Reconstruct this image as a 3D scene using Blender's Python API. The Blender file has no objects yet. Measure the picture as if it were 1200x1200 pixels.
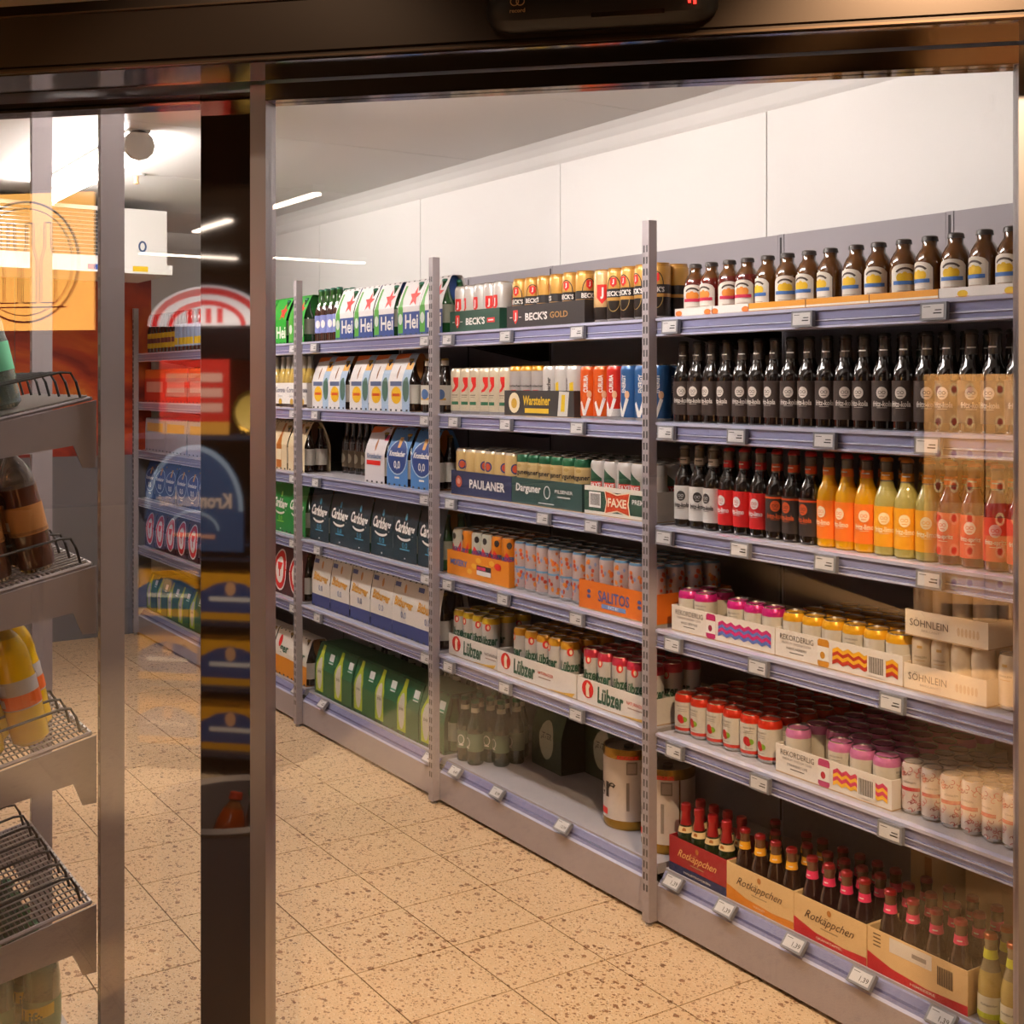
import bpy, math, random
from mathutils import Vector, Matrix
random.seed(11)
sc = bpy.context.scene
col = sc.collection

# ------------------------------------------------------------------ camera, world, light, exposure
CX, CY, CZ, FPX = 2.785, -2.325, 1.5625, 1458.0
DV, RV = (-.8352, .5498), (.5498, .8352)
cam = bpy.data.cameras.new('camera'); camo = bpy.data.objects.new('camera', cam); col.objects.link(camo)
camo.location = (CX, CY, CZ); camo.rotation_euler = (math.pi/2, 0, math.atan2(.8352, .5498))
cam.sensor_width = 36; cam.lens = FPX/1200*36; cam.shift_y = -.125; cam.clip_start = .05
sc.camera = camo
w = bpy.data.worlds.new('world'); sc.world = w; w.use_nodes = True
w.node_tree.nodes['Background'].inputs[0].default_value = (1, .72, .5, 1)
w.node_tree.nodes['Background'].inputs[1].default_value = .03
sc.view_settings.view_transform = 'Standard'; sc.view_settings.look = 'None'
sc.view_settings.gamma = 1; sc.view_settings.use_curve_mapping = False
sc.view_settings.exposure = 0.0
sc.cycles.max_bounces = 10; sc.cycles.transparent_max_bounces = 24
sc.cycles.sample_clamp_indirect = 4.0; sc.cycles.caustics_reflective = False; sc.cycles.caustics_refractive = False
P_SPOT = 60

def XS(px, y):                        # world x of the point seen at picture column px on the plane y
    q = (px-600)/FPX; D = (y-CY)/(DV[1]+q*RV[1]); return CX+D*(DV[0]+q*RV[0])
S2 = math.sqrt(.5)
DO = Vector((1.3305, -.8705, 0))      # door line: local x = (1,1)/sqrt2, local y = into the cold room
def door(lx, ly, z=0): return Vector((DO.x+S2*lx-S2*ly, DO.y+S2*lx+S2*ly, z))
def mirrored(px, py, D):              # real place (in front of the glass) of what is seen reflected at a pixel
    q = (px-600)/FPX; dx = D*(DV[0]+q*RV[0])+CX-DO.x; dy = D*(DV[1]+q*RV[1])+CY-DO.y
    return door((dx+dy)*S2, -(dy-dx)*S2, CZ+(450-py)/FPX*D)

# ------------------------------------------------------------------ materials
MATS = {}
def mat(n, c=None, rough=.45, metal=0., coat=0., spec=.5, emit=0., trans=0., alpha=None):
    if n in MATS: return MATS[n]
    m = bpy.data.materials.new(n); m.use_nodes = True
    b = m.node_tree.nodes['Principled BSDF']; i = b.inputs
    i['Base Color'].default_value = (*c, 1); i['Roughness'].default_value = rough; i['Metallic'].default_value = metal
    i['Coat Weight'].default_value = coat; i['Specular IOR Level'].default_value = spec
    i['Transmission Weight'].default_value = trans
    if emit: i['Emission Color'].default_value = (*c, 1); i['Emission Strength'].default_value = emit
    MATS[n] = m; return m
def hx(s): return tuple(((int(s[k:k+2], 16)/255+.055)/1.055)**2.4 if int(s[k:k+2], 16) > 10 else int(s[k:k+2], 16)/3294. for k in (0, 2, 4))
def paint(h): return mat('paint_'+h, hx(h), .5)                       # print on paper and card
def tin(h): return mat('tin_'+h, hx(h), .28, .25, .3)                 # lacquer on cans
def glassy(h): return mat('bottle_'+h, hx(h), .05, 0, .8, .6)         # bottle glass with its drink
def N(m, t, **k):
    n = m.node_tree.nodes.new(t)
    for a, v in k.items(): setattr(n, a, v)
    return n
def grain(m, scale, amt, rough=0.):                                   # slight uneven colour
    nt = m.node_tree; b = nt.nodes['Principled BSDF']; c = b.inputs['Base Color'].default_value[:]
    tc = N(m, 'ShaderNodeTexCoord'); no = N(m, 'ShaderNodeTexNoise'); no.inputs['Scale'].default_value = scale; no.inputs['Detail'].default_value = 5
    r = N(m, 'ShaderNodeValToRGB'); r.color_ramp.elements[0].position = .3; r.color_ramp.elements[1].position = .7
    r.color_ramp.elements[0].color = (*[x*(1-amt) for x in c[:3]], 1); r.color_ramp.elements[1].color = (*[min(1, x*(1+amt)) for x in c[:3]], 1)
    nt.links.new(tc.outputs['Object'], no.inputs['Vector']); nt.links.new(no.outputs['Fac'], r.inputs[0]); nt.links.new(r.outputs[0], b.inputs['Base Color'])
    return m
WALL = grain(mat('cold_room_panel', (.80, .775, .755), .42, 0, 0, .5), 2., .02)
JOINT = mat('panel_joint', (.30, .27, .25), .7)
STEEL = grain(mat('shelf_grey', (.36, .315, .33), .45, .1), 6., .03)
STEELD = mat('shelf_back_grey', (.34, .31, .34), .6)
DECK = grain(mat('shelf_deck', (.42, .39, .41), .45), 8., .03)
RAIL = mat('rail_lavender', (.235, .24, .40), .16, 0, .6)
RAILW = mat('rail_highlight', (.52, .53, .70), .10, 0, .7)  # highlights on lips and ridges put into the colour
RAILD = mat('rail_groove_shade', (.07, .07, .16), .25)  # shade of the groove put into the colour
SLOT = mat('slot_dark', (.035, .03, .035), .7)
PLINTH = mat('plinth_black', (.012, .01, .01), .6)
TAGF = mat('tag_grey', (.20, .20, .22), .4); TAGS = mat('tag_paper', (.62, .60, .60), .3); INK = mat('ink', (.025, .022, .022), .5)
ALU = mat('can_aluminium', (.62, .61, .60), .25, 1.)
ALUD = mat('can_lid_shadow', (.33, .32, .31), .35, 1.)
ANOD = mat('door_aluminium', (.40, .38, .40), .32, .85)
BRONZE = mat('header_bronze', (.042, .026, .017), .32, .55)
GLOSSB = mat('header_gloss', (.26, .22, .20), .08, 1.)
BLACKG = mat('black_gloss', (.030, .018, .012), .03, 0, 1., .9)
BLACK = mat('black_plastic', (.014, .012, .012), .5)
WIRE = mat('wire_black', (.02, .018, .018), .35); WIREW = mat('wire_zinc', (.55, .53, .52), .3, .8)
CARD = grain(mat('cardboard', (.50, .31, .15), .75), 20., .08)
WHITEM = mat('white_metal', (.74, .72, .69), .35)
TUBE = mat('lamp_tube', (1., .92, .87), emit=60.)
SHOPT = mat('shop_tube', (1., .80, .64), emit=22.)
def terrazzo():
    m = mat('terrazzo', (.6, .45, .3), .30); nt = m.node_tree; b = nt.nodes['Principled BSDF']; L = nt.links.new
    g = N(m, 'ShaderNodeNewGeometry'); last = None
    no = N(m, 'ShaderNodeTexNoise'); no.inputs['Scale'].default_value = 3; L(g.outputs['Position'], no.inputs['Vector'])
    base = N(m, 'ShaderNodeMixRGB'); base.inputs[1].default_value = (*hx('dcb88e'), 1); base.inputs[2].default_value = (*hx('e5c59c'), 1); L(no.outputs['Fac'], base.inputs[0]); last = base.outputs[0]
    for sc_, dens, mx, cols in ((120, .34, .34, ('ba9068', '9c7448')), (70, .26, .36, ('ad8058', '8a6040')), (36, .16, .34, ('a27450', '7c5436')), (150, .3, .40, ('ecd6b6', 'e2c9a4'))):
        wn = N(m, 'ShaderNodeTexNoise'); wn.inputs['Scale'].default_value = sc_*1.6; L(g.outputs['Position'], wn.inputs['Vector'])
        ad = N(m, 'ShaderNodeVectorMath', operation='MULTIPLY_ADD'); ad.inputs[1].default_value = (.5/sc_,)*3; L(wn.outputs['Color'], ad.inputs[0]); L(g.outputs['Position'], ad.inputs[2])
        mp = N(m, 'ShaderNodeMapping'); mp.inputs['Rotation'].default_value = (0, 0, sc_); mp.inputs['Scale'].default_value = (1, 1.35, 0.); L(ad.outputs[0], mp.inputs['Vector'])
        v = N(m, 'ShaderNodeTexVoronoi', voronoi_dimensions='2D'); v.inputs['Scale'].default_value = sc_; L(mp.outputs[0], v.inputs['Vector'])
        s = N(m, 'ShaderNodeSeparateColor'); L(v.outputs['Color'], s.inputs[0])
        a = N(m, 'ShaderNodeMath', operation='LESS_THAN'); a.inputs[1].default_value = dens; L(s.outputs[0], a.inputs[0])
        mu = N(m, 'ShaderNodeMath', operation='MULTIPLY'); mu.inputs[1].default_value = mx; L(s.outputs[1], mu.inputs[0])
        c2 = N(m, 'ShaderNodeMath', operation='ADD'); c2.inputs[1].default_value = .10; L(mu.outputs[0], c2.inputs[0])
        lt = N(m, 'ShaderNodeMath', operation='LESS_THAN'); L(v.outputs['Distance'], lt.inputs[0]); L(c2.outputs[0], lt.inputs[1])
        an = N(m, 'ShaderNodeMath', operation='MULTIPLY'); L(a.outputs[0], an.inputs[0]); L(lt.outputs[0], an.inputs[1])
        cc = N(m, 'ShaderNodeMixRGB'); cc.inputs[1].default_value = (*hx(cols[0]), 1); cc.inputs[2].default_value = (*hx(cols[1]), 1); L(s.outputs[2], cc.inputs[0])
        mi = N(m, 'ShaderNodeMixRGB'); L(an.outputs[0], mi.inputs[0]); L(last, mi.inputs[1]); L(cc.outputs[0], mi.inputs[2]); last = mi.outputs[0]
    L(last, b.inputs['Base Color']); return m
TERR = terrazzo(); GROUT = mat('grout', (.055, .04, .03), .8)
def pane_glass(refl=.055):
    m = bpy.data.materials.new('door_glass'); m.use_nodes = True; nt = m.node_tree; nt.nodes.remove(nt.nodes['Principled BSDF'])
    t = N(m, 'ShaderNodeBsdfTransparent'); t.inputs[0].default_value = (.985, .985, .98, 1); g = N(m, 'ShaderNodeBsdfGlossy'); g.inputs['Roughness'].default_value = 0.
    x = N(m, 'ShaderNodeMixShader'); x.inputs[0].default_value = refl; nt.links.new(t.outputs[0], x.inputs[1]); nt.links.new(g.outputs[0], x.inputs[2])
    nt.links.new(x.outputs[0], nt.nodes['Material Output'].inputs[0]); return m
PANE = pane_glass(.085)
def mural():
    m = mat('mural_print', (.5, .1, .03), .45); nt = m.node_tree; b = nt.nodes['Principled BSDF']; L = nt.links.new
    tc = N(m, 'ShaderNodeTexCoord'); mp = N(m, 'ShaderNodeMapping'); mp.inputs['Scale'].default_value = (1, 1.1, 1.6); no = N(m, 'ShaderNodeTexNoise'); no.inputs['Scale'].default_value = 1.6; no.inputs['Detail'].default_value = 6; no.inputs['Distortion'].default_value = 1.2
    r = N(m, 'ShaderNodeValToRGB'); e = r.color_ramp.elements
    e[0].position = .25; e[0].color = (*hx('4a1210'), 1); e[1].position = .82; e[1].color = (*hx('ffb340'), 1)
    for p, c in ((.42, '8a2412'), (.55, 'c2441a'), (.66, 'dd6a1e')): k = e.new(p); k.color = (*hx(c), 1)
    L(tc.outputs['Object'], mp.inputs[0]); L(mp.outputs[0], no.inputs['Vector']); L(no.outputs['Fac'], r.inputs[0]); L(r.outputs[0], b.inputs['Base Color']); return m
MURAL = mural()

# ------------------------------------------------------------------ lettering, all made in one go
TXT = {}
def prep_text():
    words = {'Hei': .02, "BECK'S": .03, 'GOLD': .01, 'Warsteiner': .03, 'PAULANER': .025, 'Darguner': .025, 'PILSENER': .01, 'FAXE': .035, 'PREMIUM': .01, 'SALITOS': .02, 'ICE': .01,
             'Lübzer': .035, 'NATURRADLER': .01, 'REKORDERLIG': 0., 'PREMIUM SWEDISH CIDER': 0., 'SÖHNLEIN': 0., 'BRILLANT': 0., 'Rotkäppchen': 0., 'HALBTROCKEN': .01, 'FRUCHTSECCO': 0., 'MANGO': 0.,
             'GRANATAPFEL': .01, 'HIMBEERE': .01, 'Carlsberg': .035, '0.0': .01, '0,0': .02, 'Bitburger': .03, 'Krombacher': .03, 'fritz-kola': .03, 'fritz-limo': .03, 'fritz-spritz': .03, 'CURUBA': .03, 'ENERGY': .03,
             'J': .05, '1,39': .01, '12,99': .01, '8,99': .01, '4,49': .01, 'record': .02, 'MIXERY': .03, 'Corona': .01, 'ger': .03, 'Extra': 0., 'JEVER': .02, 'WILD BERRIES': 0., 'STRAWBERRY-LIME': 0., 'MANGO-RASPBERRY': 0., 'er': .02, 'bach': .02, 'Lift': .02, 'Hydro': 0., 'bla': .01}
    obs = []
    for wd, off in words.items():
        c = bpy.data.curves.new('t', 'FONT'); c.body = wd; c.resolution_u = 2; c.offset = off; c.size = 1; c.fill_mode = 'BOTH'
        pass
        if wd in ('Carlsberg', 'Darguner', 'Lübzer', 'Warsteiner', 'fritz-kola'): c.shear = .08
        o = bpy.data.objects.new('t', c); col.objects.link(o); obs.append((wd, o, c))
    dg = bpy.context.evaluated_depsgraph_get()
    for wd, o, c in obs:
        me = bpy.data.meshes.new_from_object(o.evaluated_get(dg))
        vs = [(v.co.x, v.co.y) for v in me.vertices]; fs = [tuple(p.vertices) for p in me.polygons]
        x0 = min(a for a, _ in vs); x1 = max(a for a, _ in vs); y0 = min(b for _, b in vs); y1 = max(b for _, b in vs)
        TXT[wd] = ([((a-(x0+x1)/2)/(x1-x0), (b-(y0+y1)/2)/(y1-y0)) for a, b in vs], fs, (x1-x0)/(y1-y0))
        bpy.data.meshes.remove(me); bpy.data.objects.remove(o); bpy.data.curves.remove(c)
prep_text()

# ------------------------------------------------------------------ mesh builder
SHEAR = {'Rotkäppchen': .55, 'Bitburger': .15, 'Carlsberg': .1, 'SALITOS': 0.}
class MB:
    def __init__(s): s.v = []; s.f = []; s.m = []; s.sm = []; s.mats = []
    def mi(s, m):
        if m not in s.mats: s.mats.append(m)
        return s.mats.index(m)
    def face(s, idx, m, smooth=False): s.f.append(tuple(idx)); s.m.append(s.mi(m)); s.sm.append(smooth)
    def poly(s, pts, m):
        b = len(s.v); s.v += [tuple(p) for p in pts]; s.face(range(b, b+len(pts)), m); return s
    def box(s, x0, x1, y0, y1, z0, z1, m, M=None):
        b = len(s.v); P = [(x, y, z) for z in (z0, z1) for y in (y0, y1) for x in (x0, x1)]
        if M is not None: P = [tuple(M @ Vector(p)) for p in P]
        s.v += P
        for q in ((0, 2, 3, 1), (4, 5, 7, 6), (0, 1, 5, 4), (2, 6, 7, 3), (0, 4, 6, 2), (1, 3, 7, 5)): s.face([b+k for k in q], m)
        return s
    def lathe(s, prof, seg=24, M=None, smooth=True):       # prof: (r, z, material of the strip that starts here)
        b = len(s.v)
        for r, z, _ in prof:
            for k in range(seg):
                a = 2*math.pi*k/seg; p = (r*math.sin(a), -r*math.cos(a), z)
                s.v.append(tuple(M @ Vector(p)) if M is not None else p)
        for i in range(len(prof)-1):
            for k in range(seg):
                k2 = (k+1) % seg; s.face((b+i*seg+k, b+i*seg+k2, b+(i+1)*seg+k2, b+(i+1)*seg+k), prof[i][2], smooth)
        if prof[0][0] > 0: s.face([b+k for k in range(seg)][::-1], prof[0][2])
        if prof[-1][0] > 0: e = b+(len(prof)-1)*seg; s.face([e+k for k in range(seg)], prof[-2][2])
        return s
    def prism(s, pts, lo, hi, m, mp, cap=None):            # closed outline swept from lo to hi, mp(u, v, t) -> xyz
        n = len(pts); b = len(s.v)
        for t in (lo, hi): s.v += [tuple(mp(u, v, t)) for u, v in pts]
        s.face(list(range(b, b+n))[::-1], cap or m); s.face(range(b+n, b+2*n), cap or m)
        for k in range(n): s.face((b+k, b+(k+1) % n, b+n+(k+1) % n, b+n+k), m)
        return s
    def tube(s, pts, r, m, seg=6):
        b = len(s.v); pts = [Vector(p) for p in pts]; n = len(pts)
        for i, p in enumerate(pts):
            t = (pts[min(i+1, n-1)]-pts[max(i-1, 0)]).normalized(); u = t.cross(Vector((0, 0, 1)) if abs(t.z) < .9 else Vector((1, 0, 0))).normalized(); w_ = t.cross(u)
            for k in range(seg): a = 2*math.pi*k/seg; s.v.append(tuple(p+u*r*math.cos(a)+w_*r*math.sin(a)))
        for i in range(n-1):
            for k in range(seg): k2 = (k+1) % seg; s.face((b+i*seg+k, b+i*seg+k2, b+(i+1)*seg+k2, b+(i+1)*seg+k), m, True)
        s.face([b+k for k in range(seg)][::-1], m); s.face([b+(n-1)*seg+k for k in range(seg)], m); return s
    # flat print on a surface: mp(u, v, lift)
    def rect(s, u0, u1, v0, v1, m, mp, lift=.0004, n=None):
        n = n or max(1, int(abs(u1-u0)/.006)); 
        if n > 16: n = 16
        for k in range(n):
            a, c = u0+(u1-u0)*k/n, u0+(u1-u0)*(k+1)/n; s.poly([mp(a, v0, lift), mp(c, v0, lift), mp(c, v1, lift), mp(a, v1, lift)], m)
        return s
    def shape(s, pts, m, mp, lift=.0006):
        def cut(P, c, sg, ax):
            o = []
            for k in range(len(P)):
                p, q = P[k], P[(k+1) % len(P)]; a, e = (p[ax]-c)*sg, (q[ax]-c)*sg
                if a >= 0: o.append(p)
                if (a > 0 and e < 0) or (a < 0 and e > 0): t = a/(a-e); o.append((p[0]+(q[0]-p[0])*t, p[1]+(q[1]-p[1])*t))
            return o
        br = getattr(mp, 'breaks', None); ax = 1
        if getattr(mp, 'step', 0):
            ax = 0; lo_ = min(u for u, _ in pts); hi_ = max(u for u, _ in pts); n = int((hi_-lo_)/mp.step)+1; br = [lo_+(hi_-lo_)*k/n for k in range(1, n)]
        if not br: return s.poly([mp(u, v, lift) for u, v in pts], m)
        lo = min(p[ax] for p in pts); hi = max(p[ax] for p in pts); bb = [-1]+[x for x in br if lo < x < hi]+[9]
        for a, e in zip(bb, bb[1:]):
            P = cut(cut(pts, a, 1, ax), e, -1, ax)
            if len(P) > 2: s.poly([mp(u, v, lift) for u, v in P], m)
        return s
    def disc(s, u, v, ru, rv, m, mp, lift=.0006, n=16): return s.shape([(u+ru*math.cos(2*math.pi*k/n), v+rv*math.sin(2*math.pi*k/n)) for k in range(n)], m, mp, lift)
    def ring(s, u, v, ru, rv, t, m, mp, lift=.0007, n=20, a0=0., a1=2*math.pi):
        for k in range(n):
            a, c = a0+(a1-a0)*k/n, a0+(a1-a0)*(k+1)/n
            s.poly([mp(u+(ru-t)*math.cos(a), v+(rv-t)*math.sin(a), lift), mp(u+ru*math.cos(a), v+rv*math.sin(a), lift), mp(u+ru*math.cos(c), v+rv*math.sin(c), lift), mp(u+(ru-t)*math.cos(c), v+(rv-t)*math.sin(c), lift)], m)
        return s
    def star(s, u, v, r, m, mp, lift=.0007): return s.shape([(u+(r if k % 2 == 0 else r*.42)*math.sin(math.pi*k/5), v+(r if k % 2 == 0 else r*.42)*math.cos(math.pi*k/5)) for k in range(10)], m, mp, lift)
    def text(s, wd, u, v, wid, m, mp, lift=.0008, hgt=None, rot=0.):
        P, F, asp = TXT[wd]; hgt = hgt or wid/asp; b = len(s.v); c, sn = math.cos(rot), math.sin(rot)
        sh = SHEAR.get(wd, 0)
        for a, d in P: a *= wid; d *= hgt; a += sh*d; s.v.append(tuple(mp(u+a*c-d*sn, v+a*sn+d*c, lift)))
        for q in F: s.face([b+k for k in q], m)
        return s
    def build(s, name):
        me = bpy.data.meshes.new(name); me.from_pydata(s.v, [], s.f)
        for m in s.mats: me.materials.append(m)
        me.polygons.foreach_set('material_index', s.m); me.polygons.foreach_set('use_smooth', s.sm)
        if any(s.sm): me.set_sharp_from_angle(angle=math.radians(38))
        me.update(); return me
def front(d=0., u0=0., v0=0.): return lambda u, v, l=0.: (u+u0, d-l, v+v0)          # a face that looks to -y
def side(d, u0=0., v0=0.): return lambda u, v, l=0.: (d+l, u+u0, v+v0)               # a face that looks to +x
def cyl(r):
    f = lambda u, v, l=0.: ((r+l)*math.sin(u/r), -(r+l)*math.cos(u/r), v)
    f.step = max(.004, r*.18); return f

# ------------------------------------------------------------------ objects
def put(name, me, parent=None, loc=(0, 0, 0), rz=0., rot=None):
    o = bpy.data.objects.new(name, me); col.objects.link(o); o.location = loc
    o.rotation_euler = rot or (0, 0, rz)
    if parent is not None: o.parent = parent
    return o
def tag(o, label, cat, group=None):
    o['label'] = label; o['category'] = cat
    if group: o['group'] = group
    return o
def struct(o, label=None):
    o['kind'] = 'structure'
    if label: o['label'] = label
    return o
def thing(name, label, cat, group=None, loc=(0, 0, 0), rz=0., rot=None):
    o = put(name, None, None, loc, rz, rot); o.empty_display_size = .02; return tag(o, label, cat, group)
TURNED = ('drink_can', 'lemonade_bottle', 'beer_bottle', 'sparkling_wine_bottle', 'beer_keg', 'soft_drink_bottle')
TCACHE = {}
def turned(me, a):                    # copies of a round thing share five turned versions of its mesh
    a = round(a, 2)
    if not a: return me
    if (me.name, a) not in TCACHE:
        c = me.copy(); c.transform(Matrix.Rotation(a, 4, 'Z')); TCACHE[(me.name, a)] = c
    return TCACHE[(me.name, a)]
def turn_of(t, face=.3): return face+t*random.choice((-1, -.5, 0, .5, 1))
def spawn(proto, label, group=None, loc=(0, 0, 0), rz=0., rot=None):
    name, cat, parts = proto
    bk = rot is None and name in TURNED
    t = thing(name, label, cat, group, loc, 0. if bk else rz, rot)
    for p in parts:
        o = put(p[0], turned(p[1], rz) if bk else p[1], t)
        for q in (p[2] if len(p) > 2 else []): put(q[0], turned(q[1], rz) if bk else q[1], o)
    return t
ORD = 'first second third fourth fifth sixth seventh eighth ninth tenth eleventh twelfth thirteenth fourteenth fifteenth sixteenth seventeenth eighteenth nineteenth twentieth'.split()
ROWN = ['front row', 'second row', 'third row', 'fourth row', 'fifth row', 'sixth row', 'seventh row']
DECKZ = {1: 1.752, 2: 1.452, 3: 1.153, 4: .855, 5: .556, 0: .160}
SHELF = {1: 'top shelf', 2: 'second shelf', 3: 'third shelf', 4: 'fourth shelf', 5: 'fifth shelf', 0: 'bottom shelf'}
BAY = {4: 'right bay', 3: 'middle bay', 2: 'left bay', 1: 'far bay', 0: 'last bay'}
BX = {4: 0., 3: -1.25, 2: -2.5, 1: -3.75, 0: -5.0}                  # left edge of each bay
def where(b, s): return '%s, %s' % (SHELF[s], BAY[b])
def rowof(proto, desc, b, s, xs, y0, rows=1, dy=.067, turn=.25, z=None, group=None, lift=.0005, hold='', dx=0.):
    z = DECKZ[s] if z is None else z
    for r in range(rows):
        for i, x in enumerate(xs):
            lab = '%s, %s from left, %s%s, %s' % (desc, ORD[i], ROWN[r], hold, where(b, s))
            spawn(proto, lab, group or '%ss on the %s' % (desc, where(b, s)), (x+(dx if r % 2 else 0)+random.uniform(-.001, .001), y0+r*dy+random.uniform(-.001, .001), z+lift), turn_of(turn))

# =================================================================== the room
floor_z = -.004
b = MB().box(-5.6, 15, -16.0, 1.2, -.06, floor_z, GROUT); floor = struct(put('floor', b.build('floor')), 'beige terrazzo tiled floor with thin dark joints')
TS = .30; tile = MB().box(.002, TS-.002, .002, TS-.002, floor_z, 0., TERR).build('tile')
def tiles(x0, x1, y0, y1):
    i0, i1 = math.floor((x0-.105)/TS), math.ceil((x1-.105)/TS); j0, j1 = math.floor((y0+.258)/TS), math.ceil((y1+.258)/TS)
    for i in range(i0, i1):
        for j in range(j0, j1):
            k = (i, j)
            if k in TILES: continue
            TILES.add(k); put('tile', tile, floor, (.105+i*TS, -.258+j*TS, 0))
TILES = set()
tiles(-5.0, 1.0, -1.4, .05); tiles(-5.0, -2.2, -2.6, -1.4); tiles(-2.2, -.2, -1.8, -1.4)
b = MB()
for i in range(-18, 48):
    for j in range(-51, 3):
        if (i, j) in TILES: continue
        x, y = .105+i*TS, -.258+j*TS
        if x < -5.4: continue
        b.box(x+.002, x+TS-.002, y+.002, y+TS-.002, floor_z, 0., TERR)
o = put('tile_field', b.build('tile_field'), floor); o['kind'] = 'stuff'

YW, ZC = .58, 2.53
wr = struct(put('wall_right', MB().box(-5.2, 2.4, YW+.012, YW+.12, 0, ZC+.1, JOINT).build('wall_right')), 'white cold room wall of flat panels behind the shelves')
px = [-5.05, -4.72, -3.572, -2.424, -1.276, -.128, 1.02, 2.1]
for a, c in zip(px, px[1:]): put('panel', MB().box(a+.0025, c-.0025, YW, YW+.012, 0, ZC, WALL).build('panel'), wr)
ce = struct(put('ceiling', MB().box(-5.2, 2.4, -3.4, .7, ZC+.03, ZC+.1, JOINT).build('ceiling')), 'pale panelled ceiling of the cold room')
# the ceiling stops along the door line
def clip_door(pts, off):
    out = []; n = len(pts); D = lambda p: (-(p[0]-DO.x)+(p[1]-DO.y))*S2-off
    for k in range(n):
        p, q = pts[k], pts[(k+1) % n]; a, c = D(p), D(q)
        if a >= 0: out.append(p)
        if (a >= 0) != (c >= 0): t = a/(a-c); out.append((p[0]+(q[0]-p[0])*t, p[1]+(q[1]-p[1])*t))
    return out
bpy.data.objects.remove(ce)
ce = struct(put('ceiling', MB().prism(clip_door([(-5.2, -3.4), (2.4, -3.4), (2.4, .7), (-5.2, .7)], .02), ZC+.03, ZC+.1, JOINT, lambda u, v, t: (u, v, t)).build('ceiling')), 'pale panelled ceiling of the cold room')
cx = [-5.1, -4.1, -2.95, -1.8, -.65, .5, 2.1]
for a, c in zip(cx, cx[1:]):
    pl = clip_door([(a+.002, -3.3), (c-.002, -3.3), (c-.002, YW), (a+.002, YW)], .02)
    if len(pl) > 2: put('panel', MB().prism(pl, ZC, ZC+.03, WALL, lambda u, v, t: (u, v, t)).build('panel'), ce)
cv = [(0, 0), (0, -.085), (-.012, -.07), (-.03, -.04), (-.055, -.018), (-.085, 0)]
struct(put('trim_1', MB().prism([(YW+a, ZC+c) for a, c in cv], -5.05, 2.0, WALL, lambda u, v, t: (t, u, v)).build('trim_1')), 'white cove strip between wall and ceiling')
XB = -5.06
wb = struct(put('wall_back', MB().box(XB-.12, XB, -3.4, .7, 0, ZC, WALL).build('wall_back')), 'end wall of the cold room with red and orange printed panels')
MUL = mat('mural_base', (.055, .045, .045), .5); MUG = mat('mural_grey', (.17, .16, .17), .5)
yy = [-3.3, -2.55, -1.62, -.72, .1]
for a, c in zip(yy, yy[1:]):
    put('printed_panel', MB().box(XB, XB+.01, a+.002, c-.002, 1.12, 2.26, MURAL).build('printed_panel'), wb)
    put('lower_panel', MB().box(XB, XB+.01, a+.002, c-.002, .16, 1.12, MUG if a > -2.4 else MUL).build('lower_panel'), wb)
struct(put('baseboard_back', MB().box(XB, XB+.025, -3.3, 0, 0, .16, mat('base_grey', (.14, .135, .15), .5)).build('baseboard_back')), 'dark grey plinth board at the end wall')
wl = struct(put('wall_left', MB().box(-5.2, -1.9, -3.4, -3.3, 0, ZC, WALL).build('wall_left')), 'plain pale cold room wall beyond the bottle rack')

# =================================================================== sliding door, header, sensor
def dput(name, mb, parent=None, z=0.):
    o = put(name, mb.build(name), parent, (0, 0, 0) if parent else (DO.x, DO.y, z), 0 if parent else math.pi/4); return o
dr = dput('door_1', MB().box(-.887, -.858, -.02, .025, .0, 2.085, ANOD)); struct(dr, 'sliding glass door leaf with slim aluminium stiles')
dput('stile', MB().box(.378, .418, -.02, .025, .0, 2.085, ANOD), dr)
dput('top_rail', MB().box(-.858, .378, -.022, .025, 2.056, 2.085, GLOSSB), dr)
dput('bottom_rail', MB().box(-.858, .378, -.02, .025, .0, .07, ANOD), dr)
dput('glass', MB().box(-.858, .378, -.004, .004, .07, 2.056, PANE), dr)
d2 = dput('door_2', MB().box(-1.004, -.897, .03, .075, .0, 2.085, BLACKG)); struct(d2, 'fixed glass side panel with a dark glossy stile')
dput('glass', MB().box(-2.15, -1.004, .045, .053, .07, 2.070, PANE), d2)
dput('bottom_rail', MB().box(-2.15, -1.004, .03, .075, .0, .07, ANOD), d2)
dput('stile', MB().box(-2.21, -2.15, .03, .075, 0, 2.075, ANOD), d2)
dput('top_rail', MB().box(-2.15, -1.004, .028, .075, 2.068, 2.085, GLOSSB), d2)
hd = MB()
hp = [(-.15, 2.092), (-.15, 2.100), (-.154, 2.102), (-.154, 2.187), (-.150, 2.190), (-.146, 2.208), (.10, 2.208), (.10, 2.092)]
hd.prism(hp[::-1], -3.2, 1.6, BRONZE, lambda u, v, t: (t, u, v))
hdr = dput('trim_2', hd); struct(hdr, 'dark bronze door header casing')
dput('lower_ledge', MB().box(-3.2, 1.6, -.150, -.035, 2.088, 2.0925, GLOSSB), hdr)
dput('casing_lip', MB().box(-3.2, 1.6, -.157, -.153, 2.1855, 2.1885, mat('lip', (.10, .06, .035), .3, .6)), hdr)
dput('casing_lip', MB().box(-3.2, 1.6, -.157, -.149, 2.0905, 2.094, MATS['lip']), hdr)
wf = dput('wall_front', MB().box(-3.2, 1.6, .0, .10, 2.208, 3.1, WHITEM)); struct(wf, 'light wall above the door header')
dput('wall_section', MB().box(.425, 2.0, -.02, .10, 0, 2.208, WHITEM), wf); dput('wall_section', MB().box(1.6, 2.0, .0, .10, 2.208, 3.1, WHITEM), wf)
dput('wall_section', MB().box(-3.3, -2.22, -.0, .10, 0, 2.09, WHITEM), wf)
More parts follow.
